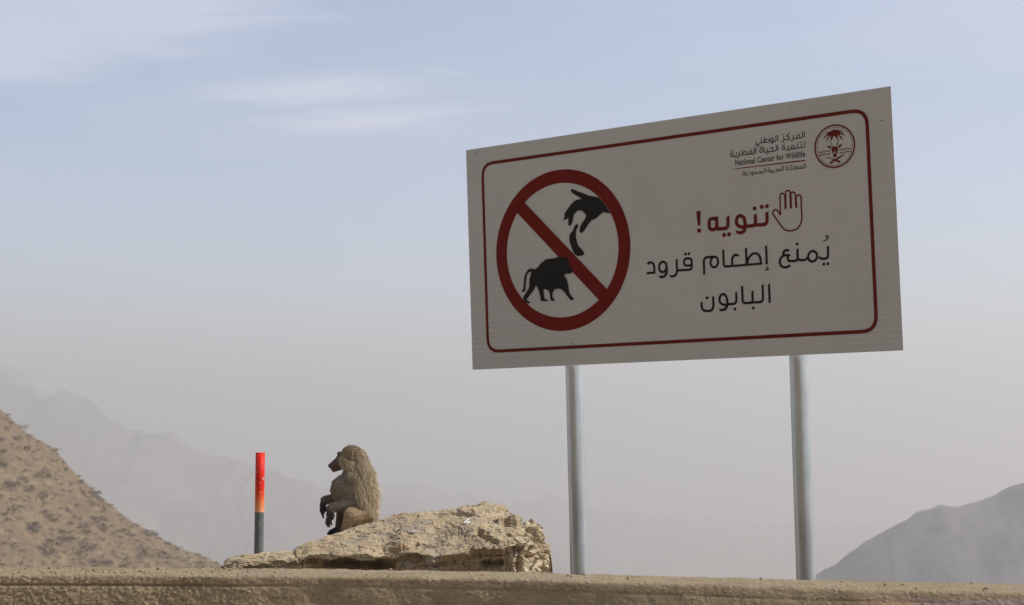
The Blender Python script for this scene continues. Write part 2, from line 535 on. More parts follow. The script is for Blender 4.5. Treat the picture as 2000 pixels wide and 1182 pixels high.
for j in range(NV):
    v = j / (NV - 1)
    for i in range(NU):
        u = 429 + (1079 - 429) * i / (NU - 1)
        p = Vector(P[j, i])
        px, py = pix(p)
        right = min(1, max(0, (u - 950) / 90))
        end = min(1, (u - 429) / 40, (1079 - u) / 10)
        warp = 7 * fbm((p.x * 2.2, p.y * 2.2, p.z * 2.2), 3)
        s = (1112 - py) + .115 * (px - 700) * -1 + warp + 60
        sd, se = strata(s)
        slope = 1 if .40 < v < .8 else 0
        d = (.006 if slope else .015) * sd * (1 - .5 * right)
        d += .030 * fbm(p * 3.1 + Vector((3, 1, 4)), 3) * (.35 if .6 < v < .8 else 1)
        d += (.008 if slope else .012) * fbm(Vector((p.x * 7, p.y * 7, p.z * 16)), 4)
        d += (.0022 if slope else .004) * ridged(Vector((p.x * 30, p.y * 30, p.z * 55)), 3)
        # broken, knobbly right-hand end: flat facets split by cracks
        vd, vp = noise.voronoi(p * 7.5 + Vector((.06, .06, .06)) * fbm(p * 6, 2))
        facet = (noise.cell(vp[0] * 31.7) - .5)
        low = 1.0 if v < .38 else .35
        crack = max(0, .09 - (vd[1] - vd[0])) / .09
        d += (.046 * facet - .018 * crack) * max(right, (.16 + .22 * min(1, max(0, (u - 740) / 150))) * low)
        vd2, vp2 = noise.voronoi(p * 17)
        d += (.018 * (noise.cell(vp2[0] * 17.3) - .5) - .007 * max(0, .1 - (vd2[1] - vd2[0])) / .1) * max(right, .3)
        # diagonal break running down to the right, slab above it, dark hollow below
        def groove(x0, y0, x1, y1, wd, dep):
            dep *= 1.7; wd *= 1.15
            t = ((px - x0) * (x1 - x0) + (py - y0) * (y1 - y0)) / ((x1 - x0) ** 2 + (y1 - y0) ** 2)
            if t < 0 or t > 1 or v > .74:
                return 0
            dd = abs((px - x0) * (y1 - y0) - (py - y0) * (x1 - x0)) / math.hypot(x1 - x0, y1 - y0)
            dd += 1.6 * noise.noise((px * .12, py * .12, 1))
            return -dep * max(0, 1 - max(0, dd) / wd) * min(1, t * 6, (1 - t) * 6)
        d += groove(928, 1038, 975, 1066, 5, .05) + groove(805, 1058, 850, 1064, 3, .03) + groove(935, 1103, 985, 1100, 8, .045) + groove(978, 1028, 1024, 1022, 3.5, .035) + groove(900, 1074, 985, 1075, 4, .03) + groove(740, 1066, 800, 1068, 3, .02) + groove(620, 1098, 765, 1104, 9, .05) + groove(880, 1001, 925, 1004, 2.5, .02) + groove(570, 1076, 590, 1100, 3, .008) + groove(850, 1003, 905, 999, 2, .014) + groove(930, 1037, 958, 1043, 2.5, .02) + groove(745, 1071, 796, 1076, 2.5, .018) + groove(690, 1046, 735, 1040, 2, .012) + groove(880, 1028, 922, 1021, 1.6, .012) + groove(985, 1040, 1012, 1056, 3, .03)
        if v < .74:
            slab = max(0, 1 - abs(py - 1018 + .08 * (px - 1000)) / 6) * (1 if 972 < px < 1024 else 0)
            d += .035 * min(1, slab * 2)
        if v < .02:
            d *= v / .02
        P[j, i] = p + Vector(NRM[j, i]) * d * max(0, end)
vs = P.reshape(-1, 3).tolist()
fs = [(j * NU + i, j * NU + i + 1, (j + 1) * NU + i + 1, (j + 1) * NU + i) for j in range(NV - 1) for i in range(NU - 1)]
for i in (0, NU - 1):
    fs.append(tuple(j * NU + i for j in range(NV)))

mt, k, b = material('layered_limestone', .92, spec=.25)
tc = k.new('ShaderNodeTexCoord').outputs['Object']
lay = k.map(tc, rot=(0, R(-5), 0), scale=(1, 1, 5))
n1 = k.noise(tc, 2.6, 5, .6)
n2 = k.noise(lay, 7, 7, .68, .4)
n3 = k.noise(tc, 46, 5, .7)
c = k.mix(k.ramp(n1, (.35, 0), (.65, 1)), (.37, .288, .18), (.44, .355, .232))
c = k.mix(k.ramp(n2, (.42, .6), (.52, 0)), c, (.29, .215, .13))
c = k.mix(k.ramp(n2, (.60, 0), (.72, .6)), c, (.58, .49, .35))
rust = k.noise(tc, 5.2, 4, .6)
c = k.mix(k.ramp(rust, (.60, 0), (.72, .6)), c, (.46, .26, .10))
grey = k.noise(k.map(tc, loc=(3, 2, 1)), 4.1, 5, .6)
c = k.mix(k.ramp(grey, (.56, 0), (.68, .6)), c, (.27, .245, .20))
lich = k.noise(k.map(tc, loc=(7, 4, 2)), 19, 3, .55, .3)
c = k.mix(k.ramp(lich, (.625, 0), (.655, .85)), c, (.085, .08, .075))
pits = k.noise(k.map(tc, loc=(1, 9, 2)), 70, 4, .6)
c = k.mix(k.ramp(pits, (.66, 0), (.74, .5)), c, (.15, .12, .085))
sx_ = k.new('ShaderNodeSeparateXYZ'); k.put(sx_.inputs[0], tc)
fresh = k.ramp(k.m('ADD', sx_.outputs[0], k.m('MULTIPLY', k.m('SUBTRACT', n1, .5), .5)), (0.0, 0.0), (.12, .6))
c = k.mix(k.m('MULTIPLY', fresh, k.ramp(n2, (.42, .3), (.55, 1.0))), c, (.56, .485, .35))
k.put(b.inputs['Base Color'], c)
hh = k.m('ADD', k.m('MULTIPLY', n2, .9), k.m('ADD', k.m('MULTIPLY', n3, .5), k.m('MULTIPLY', k.vor(lay, 26), .6)))
k.put(b.inputs['Normal'], k.bump(hh, .8, .018))
rock = mesh_obj('boulder', vs, fs, mt)
bmx = bmesh.new(); bmx.from_mesh(rock.data); bmesh.ops.recalc_face_normals(bmx, faces=bmx.faces); bmx.to_mesh(rock.data); bmx.free()
tag(rock, 'big tan layered rock slab with a broken right end and a monkey sitting on it', 'rock')
ROCKTREE = BVHTree.FromPolygons([Vector(v) for v in vs], fs)
def on_rock(px, py):
    d = (at(px, py, 9) - EYE).normalized()
    return ROCKTREE.ray_cast(EYE, d)[0:2]

# litter lying on the boulder
mt, k, b = material('dirty_white_plastic', .5)
k.put(b.inputs['Base Color'], k.mix(k.noise(k.new('ShaderNodeTexCoord').outputs['Object'], 50), (.78, .77, .74), (.6, .58, .53)))
pts = [(917, 1014), (912, 1019), (906, 1024), (912, 1024), (918, 1020)]
bm = bmesh.new()
ring = []
hits = [on_rock(*p) for p in pts]
for i, (hp, hn) in enumerate(hits):
    if hp is None:
        continue
    ring.append(hp + Vector((0, -.012, .006)))
for a, c2 in zip(ring, ring[1:]):
    tube_bm(bm, a, c2, .0038, 6)
o = bm_obj('plastic_strip', bm, mt)
tag(o, 'bent white plastic strip lying high on the boulder', 'litter')
mt, k, b = material('crumpled_foil', .25, .7)
k.put(b.inputs['Base Color'], k.mix(k.noise(k.new('ShaderNodeTexCoord').outputs['Object'], 90), (.9, .9, .92), (.45, .45, .5)))
hp, hn = on_rock(807, 1040)
bm = bmesh.new()
bmesh.ops.create_icosphere(bm, subdivisions=2, radius=.015)
for v in bm.verts:
    v.co = Vector((v.co.x * 1.0, v.co.y, v.co.z * .55)) * (1 + .5 * noise.noise(v.co * 120))
o = bm_obj('foil_scrap', bm, mt)
o.location = hp + Vector((0, -.008, .004))
tag(o, 'small crumpled silver scrap on the boulder beside the monkey', 'litter')

# ------------------------------------------------------------------ marker post
mt, k, b = material('marker_paint', .5, .0, .2)
tc = k.new('ShaderNodeTexCoord').outputs['Object']
sp = k.new('ShaderNodeSeparateXYZ'); k.put(sp.inputs[0], tc)
nz = k.noise(tc, 28, 5, .7)
nb = k.noise(k.map(tc, scale=(3, 3, .6)), 12, 4, .6)
p_top, p_mid, p_bot = at(508.5, 884, 9.75), at(507, 1000, 9.75), at(505, 1084, 9.75)
LEN = p_top.z - p_mid.z
dz = k.m('DIVIDE', sp.outputs[2], LEN)                 # 0 at the paint's lower edge, 1 at the top
dz = k.m('ADD', dz, k.m('MULTIPLY', k.m('SUBTRACT', nb, .5), .07))
paint = k.ramp(dz, (0.0, (.74, .32, .16)), (.13, (.72, .22, .08)), (.30, (.70, .06, .014)), (.42, (.64, .022, .008)), (1.0, (.60, .016, .008)))
chips = k.ramp(k.noise(k.map(tc, scale=(1, 1, .8)), 34, 3, .6), (.635, 0), (.66, 1))
paint = k.mix(k.m('MULTIPLY', chips, .8), paint, (.42, .40, .36))
steel = k.mix(k.ramp(nz, (.35, 0), (.65, 1)), (.10, .112, .106), (.155, .168, .158))
edge = k.m('GREATER_THAN', k.m('ADD', sp.outputs[2], k.m('MULTIPLY', k.m('SUBTRACT', nz, .5), .02)), 0.0)
k.put(b.inputs['Base Color'], k.mix(edge, steel, paint))
k.put(b.inputs['Roughness'], k.m('ADD', .38, k.m('MULTIPLY', nz, .25)))
k.put(b.inputs['Normal'], k.bump(nz, .15, .002))
bm = bmesh.new()
axis = (p_top - p_bot).normalized()
tube_bm(bm, p_mid - axis * .85 - p_mid, p_top - p_mid, .0293, 36, 8, .026)
o = bm_obj('marker_post', bm, mt, smooth=False)
for p in o.data.polygons:
    p.use_smooth = len(p.vertices) == 4
o.location = p_mid
tag(o, 'short steel pipe post with its upper half painted red, standing behind the boulder', 'post')
PRINT = {
 'heading_text': [
  ['r',17.6,20.5,1,0,[[574.3,87.5],[573.2,28.3],[508.3,31.0]]],
  ['r',17.7,17.7,1,0,[[512.6,82.7],[511.7,28.3],[449.1,29.3]]],
  ['c',17.8,0,0,1,[[434.4,83.1],[451.0,71.6],[455.7,51.9],[455.0,29.3],[429.3,30.5],[413.4,43.8],[410.9,62.0],[418.2,77.7]]],
  ['f',0,0,0,0,[[465.6,30.1],[463.0,9.6],[450.9,-4.2],[427.6,-7.5],[409.6,-2.1],[402.2,16.5],[421.7,8.8],[438.3,10.3],[447.2,24.4]]],
  ['r',17.9,22.4,1,0,[[365.7,87.2],[365.4,27.9],[304.0,30.4]]],
  ['r',18.0,18.6,0,0,[[312.7,81.7],[263.1,84.2],[261.0,30.6],[302.9,28.4],[304.7,82.1]]],
  ['d',10.6,0,0,0,[[510.6,110.5]]],
  ['d',10.6,0,0,0,[[548.9,114.7]]],
  ['d',10.6,0,0,0,[[576.2,115.0]]],
  ['d',10.75,0,0,0,[[341.2,-2.1]]],
  ['d',10.7,0,0,0,[[368.0,-2.0]]],
  ['f',0,0,0,0,[[193.3,127.6],[217.6,127.3],[213.0,55.0],[198.6,55.0]]],
  ['f',0,0,0,0,[[194.9,41.1],[215.5,41.1],[215.6,21.7],[194.7,21.4]]],
 ],
 'raised_hand_symbol': [
  ['c',7.8,0,0,0,[[644.4,67.2],[645.5,110.5],[646.9,154.4],[650.3,165.2],[660.0,168.3],[670.0,163.8]]],
  ['c',7.9,0,0,0,[[675.7,169.0],[679.5,176.8],[688.5,178.5],[697.9,174.0],[700.5,163.5]]],
  ['c',7.8,0,0,0,[[703.0,162.7],[708.4,168.0],[717.2,167.6],[724.2,161.7],[725.8,149.2]]],
  ['c',7.8,0,0,0,[[731.1,145.8],[736.9,150.1],[744.9,150.8],[752.5,145.9],[754.6,137.0],[753.7,85.3],[754.0,44.5],[748.1,18.9],[731.3,-3.4],[708.8,-12.4],[686.6,-12.8],[664.7,-5.0],[649.5,10.5],[628.4,40.3],[607.5,73.1],[605.7,83.5],[613.2,92.5],[622.9,93.6],[630.7,87.9],[645.0,65.1]]],
  ['r',11.7,0.3,0,0,[[674.0,166.3],[672.4,92.6]]],
  ['r',11.7,0.3,0,0,[[701.2,163.5],[700.1,92.3]]],
  ['r',11.7,0.3,0,0,[[727.0,147.7],[728.2,92.4]]],
 ],
 'notice_text~1': [
  ['r',11.9,20.2,1,0,[[878.9,-101.3],[877.4,-159.5],[842.6,-157.5],[830.2,-148.1]]],
  ['c',11.9,0,0,1,[[822.4,-142.5],[815.0,-159.9],[798.7,-167.3],[783.1,-160.4],[777.3,-143.1],[784.7,-125.8],[801.0,-118.4],[816.6,-125.4]]],
  ['c',12.0,0,0,0,[[775.3,-146.2],[765.0,-155.0],[749.2,-156.9],[732.3,-154.4],[726.1,-147.2]]],
  ['r',12.1,14.5,1,0,[[724.6,-101.0],[723.6,-157.1],[673.5,-156.4],[672.7,-129.6]]],
  ['c',12.1,0,0,0,[[680.5,-109.1],[674.1,-104.2],[666.2,-103.1],[655.3,-108.7],[651.4,-118.2],[652.0,-129.2]]],
  ['f',0,0,0,0,[[648.1,-120.6],[683.9,-122.0],[689.9,-133.9],[647.6,-131.7]]],
  ['c',12.1,0,0,0,[[657.2,-126.7],[642.2,-133.3],[633.1,-145.9],[630.9,-159.2],[635.1,-172.9],[645.3,-181.2],[658.5,-183.7],[671.8,-182.2],[684.5,-175.9]]],
  ['d',7.5,0,0,0,[[724.1,-79.2]]],
  ['d',7.4,0,0,0,[[854.7,-183.6]]],
  ['d',7.4,0,0,0,[[874.7,-183.9]]],
  ['c',4.3,0,0,1,[[881.8,-56.5],[880.0,-60.3],[875.9,-61.8],[872.0,-60.3],[870.5,-56.6],[872.4,-52.9],[876.4,-51.3],[880.3,-52.8]]],
  ['c',4.8,0,0,0,[[882.7,-54.3],[882.0,-62.6],[873.7,-70.7],[858.1,-75.6]]],
 ],
 'notice_text~2': [
  ['r',12.2,0.2,1,0,[[562.8,-73.0],[562.4,-162.7]]],
  ['c',4.6,0,0,0,[[570.7,-175.6],[564.0,-174.6],[559.8,-179.4],[563.6,-183.9],[572.5,-182.8]]],
  ['r',4.4,0.2,0,0,[[549.9,-189.0],[573.3,-189.0]]],
  ['r',12.3,0.2,1,0,[[455.9,-75.2],[456.1,-153.1]]],
  ['c',11.8,0,0,0,[[459.6,-148.5],[468.6,-125.7],[484.4,-109.7],[502.3,-104.9],[519.7,-111.3],[529.7,-129.3],[532.5,-156.5]]],
  ['r',10.9,1,0,0,[[539.5,-156.8],[338.8,-156.2]]],
  ['c',12.4,0,0,0,[[416.3,-110.4],[405.0,-104.6],[393.9,-105.2],[382.9,-114.0],[378.9,-129.8],[378.9,-153.5]]],
  ['r',11.9,11.2,1,0,[[332.8,-72.1],[332.4,-154.7],[366.6,-156.8]]],
  ['c',11.9,0,0,1,[[302.4,-129.5],[295.5,-147.8],[280.5,-155.5],[266.1,-148.2],[260.7,-130.0],[267.7,-111.8],[282.8,-104.1],[297.2,-111.4]]],
  ['r',12.0,22.4,0,0,[[285.0,-104.0],[224.6,-102.7],[223.6,-187.0]]],
 ],
 'notice_text~3': [
  ['r',11.8,15.2,0,0,[[152.7,-136.8],[113.1,-134.6],[114.6,-100.1],[156.6,-101.9],[156.1,-157.6],[75.3,-155.1]]],
  ['d',7.6,0,0,0,[[123.6,-78.0]]],
  ['d',7.55,0,0,0,[[143.3,-78.1]]],
  ['r',11.9,0.2,1,0,[[72.3,-99.1],[72.1,-162.0]]],
  ['f',0,0,0,0,[[79.6,-157.5],[74.5,-174.9],[60.9,-186.7],[46.2,-189.4],[33.1,-186.7],[26.4,-172.7],[40.8,-177.6],[55.5,-176.1],[64.7,-166.6],[65.7,-156.4]]],
  ['c',11.9,0,0,1,[[13.6,-131.6],[6.5,-149.8],[-9.0,-157.6],[-23.9,-150.2],[-29.5,-132.1],[-22.3,-113.7],[-6.8,-106.0],[8.1,-113.4]]],
  ['r',12.0,0.2,0,0,[[13.7,-129.6],[13.7,-155.2]]],
  ['f',0,0,0,0,[[20.8,-148.0],[17.8,-168.2],[5.4,-184.0],[-15.4,-189.4],[-27.1,-186.8],[-33.0,-173.0],[-17.8,-175.9],[-2.9,-173.1],[4.9,-160.9],[7.0,-147.0]]],
  ['c',12.1,0,0,0,[[-94.6,-113.2],[-88.2,-105.1],[-75.4,-104.1],[-62.9,-110.9],[-58.2,-125.4],[-57.5,-156.4]]],
  ['f',0,0,0,0,[[-106.8,-162.0],[-50.9,-162.2],[-51.3,-151.2],[-98.2,-150.0]]],
 ],
 'notice_text~4': [
  ['r',12.2,0.3,1,0,[[569.9,-256.8],[569.5,-346.7]]],
  ['r',12.2,19.5,1,0,[[536.3,-256.7],[534.8,-340.6],[476.6,-339.5]]],
  ['r',12.3,15.9,1,0,[[481.3,-283.7],[480.3,-340.7],[426.8,-339.6],[426.7,-256.1]]],
  ['d',7.6,0,0,0,[[481.6,-366.1]]],
  ['d',7.65,0,0,0,[[384.0,-365.5]]],
  ['d',7.75,0,0,0,[[234.4,-301.5]]],
  ['r',12.3,19.7,1,0,[[393.2,-284.0],[392.9,-340.2],[338.8,-339.9]]],
  ['c',12.5,0,0,1,[[323.0,-289.2],[335.7,-297.2],[342.2,-313.8],[343.0,-340.2],[319.3,-339.2],[305.2,-328.9],[302.1,-312.5],[308.7,-296.2]]],
  ['f',0,0,0,0,[[350.1,-336.6],[347.1,-353.8],[334.7,-369.3],[315.0,-373.1],[302.5,-371.1],[296.1,-357.0],[310.0,-360.3],[325.5,-357.5],[335.2,-345.7]]],
  ['r',12.5,27.6,1,0,[[202.1,-320.0],[203.2,-364.8],[267.0,-367.1],[267.9,-296.8]]],
 ],
 'baboon_silhouette': [
  ['f',0,0,0,0,[[-567.1,-80.2],[-557.2,-92.1],[-545.6,-100.4],[-546.6,-109.0],[-551.0,-122.4],[-558.5,-125.1],[-594.3,-124.2],[-600.5,-130.0],[-596.4,-139.0],[-587.8,-147.1],[-582.3,-159.9],[-577.1,-178.9],[-574.5,-201.5],[-572.8,-219.0],[-566.0,-234.3],[-554.6,-246.2],[-546.0,-254.2],[-546.2,-260.4],[-553.8,-264.8],[-562.7,-263.1],[-571.3,-256.3],[-584.1,-240.6],[-601.2,-219.6],[-611.2,-207.7],[-617.2,-208.6],[-620.0,-202.9],[-633.3,-198.8],[-636.4,-201.1],[-639.9,-197.1],[-642.4,-199.4],[-645.3,-197.2],[-650.0,-200.9],[-655.9,-197.5],[-665.1,-200.4],[-669.9,-208.8],[-676.3,-217.2],[-678.3,-229.6],[-677.4,-243.4],[-667.1,-250.3],[-665.9,-257.9],[-672.1,-262.0],[-682.5,-258.1],[-690.0,-256.3],[-693.6,-233.6],[-696.8,-213.3],[-701.5,-201.7],[-706.1,-202.7],[-710.5,-199.4],[-721.0,-197.2],[-723.9,-193.5],[-728.6,-195.2],[-733.1,-192.6],[-733.4,-200.9],[-731.7,-218.6],[-730.3,-238.8],[-726.2,-249.1],[-708.0,-251.5],[-702.7,-255.6],[-711.3,-256.3],[-716.0,-259.7],[-735.7,-258.0],[-753.9,-254.4],[-754.7,-237.2],[-759.9,-214.2],[-766.7,-193.6],[-773.8,-178.0],[-781.8,-171.2],[-787.7,-180.9],[-794.4,-193.0],[-813.6,-210.7],[-829.6,-226.1],[-844.1,-239.1],[-842.9,-248.1],[-826.1,-254.2],[-823.3,-260.7],[-829.6,-264.6],[-844.9,-260.6],[-858.4,-248.4],[-867.2,-235.1],[-865.4,-227.6],[-847.5,-208.5],[-832.8,-189.2],[-823.8,-172.1],[-824.2,-151.8],[-821.3,-134.3],[-814.5,-117.1],[-808.3,-102.3],[-809.6,-96.4],[-818.3,-96.5],[-829.4,-103.3],[-838.3,-117.9],[-843.0,-132.8],[-845.2,-150.4],[-849.2,-172.9],[-849.9,-190.6],[-856.5,-199.1],[-867.4,-201.6],[-873.5,-196.7],[-870.1,-190.5],[-862.6,-182.2],[-859.6,-159.5],[-857.0,-134.3],[-851.5,-114.4],[-841.6,-97.4],[-827.0,-83.2],[-811.4,-79.8],[-793.1,-83.2],[-778.5,-88.1],[-773.9,-80.1],[-769.8,-77.9],[-763.6,-76.6],[-760.3,-70.0],[-755.0,-68.4],[-755.4,-62.8],[-747.7,-61.4],[-745.8,-54.5],[-739.7,-54.9],[-732.0,-51.3],[-729.7,-47.7],[-723.6,-48.6],[-722.4,-40.7],[-714.8,-41.3],[-710.1,-38.6],[-702.4,-36.0],[-697.0,-39.6],[-687.3,-37.9],[-680.5,-35.2],[-676.6,-38.0],[-666.0,-37.6],[-656.9,-35.8],[-650.9,-36.7],[-644.7,-33.2],[-626.5,-31.9],[-605.6,-34.3],[-584.8,-38.9],[-573.2,-46.1],[-566.2,-57.8],[-565.8,-70.3]]],
 ],
 'feeding_hand_silhouette': [
  ['f',0,0,0,0,[[-541.3,311.6],[-535.8,315.4],[-521.8,310.6],[-500.0,299.4],[-472.2,289.1],[-436.8,271.9],[-405.2,262.9],[-371.8,254.1],[-347.2,229.1],[-324.8,200.1],[-303.5,165.0],[-318.3,167.7],[-347.4,176.2],[-365.7,165.6],[-390.2,147.8],[-418.3,140.3],[-432.7,129.9],[-451.6,108.0],[-470.5,87.8],[-482.9,79.7],[-492.8,83.0],[-495.6,93.4],[-489.5,114.8],[-476.6,133.9],[-462.0,147.8],[-453.5,160.5],[-451.0,170.3],[-460.6,181.4],[-476.1,195.4],[-500.1,199.7],[-514.6,190.0],[-528.4,179.4],[-531.8,166.2],[-536.7,144.6],[-545.5,128.4],[-557.9,123.7],[-563.7,130.1],[-562.8,152.1],[-561.0,167.2],[-574.7,160.0],[-587.1,156.7],[-592.3,161.0],[-583.0,177.8],[-588.1,183.4],[-583.7,191.5],[-564.3,215.2],[-539.0,238.2],[-516.1,252.9],[-497.8,256.1],[-476.7,257.4],[-489.2,267.1],[-516.8,283.5],[-536.6,297.5]]],
 ],
 'banana_silhouette': [
  ['f',0,0,0,0,[[-511.8,131.4],[-501.3,121.0],[-502.8,114.3],[-514.2,101.8],[-518.5,86.9],[-518.6,63.3],[-513.0,32.3],[-501.8,11.1],[-482.5,-7.4],[-469.3,-28.7],[-479.6,-36.3],[-501.8,-38.6],[-519.8,-34.8],[-537.3,-16.4],[-548.3,11.6],[-559.2,43.0],[-560.2,66.9],[-553.5,83.3],[-534.6,98.6],[-523.5,121.3]]],
 ],
 'slash_bar': [
  ['f',0,0,0,0,[[-854.8,291.9],[-324.0,-236.7],[-379.2,-286.0],[-904.6,239.9]]],
 ],
 'emblem': [
  ['f',0,0,0,0,[[935.1,442.4],[939.5,435.7],[956.8,437.6],[952.3,433.5],[969.4,429.9],[984.3,419.8],[970.1,423.7],[960.5,423.9],[979.4,415.4],[989.7,397.9],[981.1,406.1],[964.3,414.3],[959.9,412.8],[972.1,398.1],[975.6,380.5],[968.5,390.5],[957.5,406.0],[951.2,409.9],[953.2,398.5],[951.0,383.5],[946.2,395.3],[935.0,409.3],[925.8,397.8],[918.7,384.5],[915.6,397.1],[916.7,411.2],[905.3,400.4],[893.9,380.4],[895.4,397.5],[909.2,413.1],[895.0,411.9],[879.1,398.6],[884.0,410.2],[899.8,421.4],[907.4,422.1],[895.6,424.0],[886.3,421.1],[895.8,429.1],[913.3,431.5],[924.2,432.6],[913.5,436.4],[927.6,435.8]]],
  ['f',0,0,0,0,[[910.4,392.6],[915.4,384.9],[925.1,361.3],[921.7,356.7],[917.0,372.5]]],
  ['f',0,0,0,0,[[958.0,393.8],[955.0,378.0],[947.7,358.6],[943.4,359.1],[948.3,372.7]]],
  ['f',0,0,0,0,[[898.3,366.6],[903.8,367.6],[914.3,361.6],[919.4,353.9],[916.0,350.7],[905.3,354.6],[900.2,361.3]]],
  ['f',0,0,0,0,[[971.7,366.8],[970.3,358.9],[961.3,351.9],[952.6,349.9],[949.5,352.3],[953.1,358.9],[962.0,364.9]]],
  ['f',0,0,0,0,[[919.2,350.9],[923.9,358.4],[935.9,360.6],[946.4,355.7],[950.8,348.1],[949.4,336.1],[945.0,326.5],[942.2,312.6],[936.6,307.2],[929.1,308.5],[925.2,316.6],[924.0,329.0],[919.3,339.7]]],
  ['c',3.9,0,0,0,[[853.7,346.5],[860.0,339.7],[867.6,339.8],[874.7,342.6],[881.7,338.5],[891.8,344.0],[901.3,339.4],[912.4,344.6]]],
  ['c',3.9,0,0,0,[[853.7,331.2],[861.4,324.6],[871.5,329.1],[880.0,325.0],[890.0,329.4],[899.5,324.8],[912.9,331.3]]],
  ['c',3.8,0,0,0,[[956.7,344.3],[965.0,338.3],[975.9,343.0],[984.3,339.0],[995.3,344.3],[1004.6,339.5],[1016.2,344.2]]],
  ['c',3.8,0,0,0,[[956.0,330.2],[965.3,323.6],[975.2,328.5],[984.7,324.2],[994.6,330.2],[1003.9,324.5],[1015.9,330.1]]],
  ['f',0,0,0,0,[[879.6,316.3],[901.2,313.0],[924.5,303.5],[961.5,288.1],[955.7,278.6],[930.5,293.7],[907.4,306.6]]],
  ['f',0,0,0,0,[[989.7,316.7],[972.4,315.1],[950.6,307.6],[933.0,299.5],[905.4,288.5],[913.6,279.4],[937.0,292.9],[959.0,302.5],[976.6,311.6]]],
 ],
 'emblem_blaze': [
  ['f',0,0,0,0,[[934.5,340.9],[938.1,326.3],[934.2,325.3],[928.1,324.0]]],
 ],
 'agency_name_text': [
  ['r',4.7,0.2,0,0,[[785.6,449.2],[785.5,420.4]]],
  ['r',4.8,6.2,0,0,[[775.5,449.0],[775.8,420.6],[760.8,420.6]]],
  ['c',4.7,0,0,1,[[761.6,428.1],[758.9,422.4],[753.0,420.2],[747.2,422.8],[745.1,428.7],[747.8,434.4],[753.7,436.6],[759.5,434.0]]],
  ['r',4.8,0.2,0,0,[[761.9,420.7],[729.5,421.0]]],
  ['r',4.8,7.8,0,0,[[728.1,439.9],[728.9,413.4],[713.9,414.0]]],
  ['r',4.7,2.5,0,0,[[708.3,449.2],[693.1,438.5],[708.8,430.5],[709.9,421.4],[678.8,422.3]]],
  ['r',4.8,8.3,0,0,[[678.5,439.5],[678.9,414.0],[664.4,413.9]]],
  ['d',2.95,0,0,0,[[678.2,447.9]]],
  ['r',4.7,0.3,0,0,[[647.7,450.0],[648.1,420.3]]],
  ['r',4.8,7.2,0,0,[[638.1,449.8],[638.6,420.5],[623.0,420.3]]],
  ['c',4.8,0,0,1,[[623.8,430.7],[621.3,424.6],[615.8,422.2],[610.6,425.0],[608.7,431.2],[611.2,437.3],[616.6,439.7],[621.8,437.0]]],
  ['c',4.7,0,0,0,[[623.7,430.0],[623.8,421.2],[618.2,414.6],[609.5,415.0]]],
  ['r',4.8,0.2,0,0,[[577.4,448.6],[578.0,421.5]]],
  ['c',4.8,0,0,0,[[578.5,423.7],[585.9,433.9],[595.2,435.7],[602.4,429.1],[603.6,420.6]]],
  ['r',4.8,0.2,0,0,[[604.8,421.1],[561.2,422.1]]],
  ['r',4.8,0.2,0,0,[[562.1,441.1],[562.5,420.4]]],
  ['d',2.95,0,0,0,[[561.9,448.3]]],
  ['d',2.95,0,0,0,[[537.8,405.6]]],
  ['d',3.0,0,0,0,[[545.4,406.1]]],
  ['c',4.8,0,0,0,[[534.5,430.6],[531.6,422.5],[535.9,415.3],[546.5,415.0],[551.0,421.4],[561.2,422.3]]],
  ['r',4.7,7.2,0,0,[[785.5,401.6],[785.1,373.4],[768.6,373.5]]],
  ['r',4.7,5.1,0,0,[[767.2,390.0],[767.7,373.4],[750.8,373.6]]],
  ['d',2.95,0,0,0,[[762.5,399.5]]],
  ['d',2.9,0,0,0,[[770.4,400.6]]],
  ['r',4.7,5.1,0,0,[[748.9,391.7],[749.7,373.8],[731.8,373.9]]],
  ['d',2.95,0,0,0,[[748.7,400.0]]],
  ['c',4.8,0,0,1,[[732.1,380.6],[729.4,375.1],[723.4,373.0],[717.7,375.5],[715.5,381.1],[718.2,386.6],[724.1,388.7],[729.9,386.2]]],
  ['r',4.7,0.2,0,0,[[731.8,373.9],[684.5,374.8]]],
  ['r',4.8,0.2,0,0,[[701.1,391.9],[701.6,374.2]]],
  ['d',2.95,0,0,0,[[696.6,367.1]]],
  ['d',2.95,0,0,0,[[704.0,367.5]]],
  ['d',2.95,0,0,0,[[673.3,400.5]]],
  ['d',2.95,0,0,0,[[680.8,401.3]]],
  ['r',4.7,5.1,0,0,[[682.3,390.1],[682.3,375.9],[668.8,376.9],[669.1,392.7],[682.3,390.1]]],
  ['r',4.8,0.2,0,0,[[645.9,402.8],[646.2,374.4]]],
  ['r',4.7,7.3,0,0,[[638.2,402.7],[638.2,374.5],[623.2,374.5]]],
  ['r',4.8,3.8,0,0,[[602.9,390.3],[619.6,394.6],[621.4,375.1]]],
  ['r',4.8,0.2,0,0,[[636.9,374.3],[572.8,374.8]]],
  ['r',4.8,0.2,0,0,[[590.7,389.7],[591.2,374.9]]],
  ['d',2.95,0,0,0,[[587.4,367.6]]],
  ['d',2.95,0,0,0,[[594.3,368.1]]],
  ['d',3.0,0,0,0,[[555.6,401.3]]],
  ['d',3.0,0,0,0,[[562.6,401.9]]],
  ['r',4.8,5.2,0,0,[[573.0,403.4],[573.5,375.0],[590.0,374.7]]],
  ['c',4.8,0,0,1,[[566.1,384.5],[563.5,378.0],[557.9,375.4],[552.5,378.3],[550.5,385.0],[553.1,391.6],[558.7,394.2],[564.1,391.3]]],
  ['r',4.8,0.2,0,0,[[529.5,402.8],[529.6,374.3]]],
  ['r',4.8,7.3,0,0,[[520.9,402.3],[521.3,374.5],[503.4,374.5]]],
  ['c',4.8,0,0,1,[[508.5,383.4],[506.2,378.1],[501.2,376.0],[496.3,378.4],[494.5,383.8],[496.8,389.1],[501.8,391.1],[506.7,388.8]]],
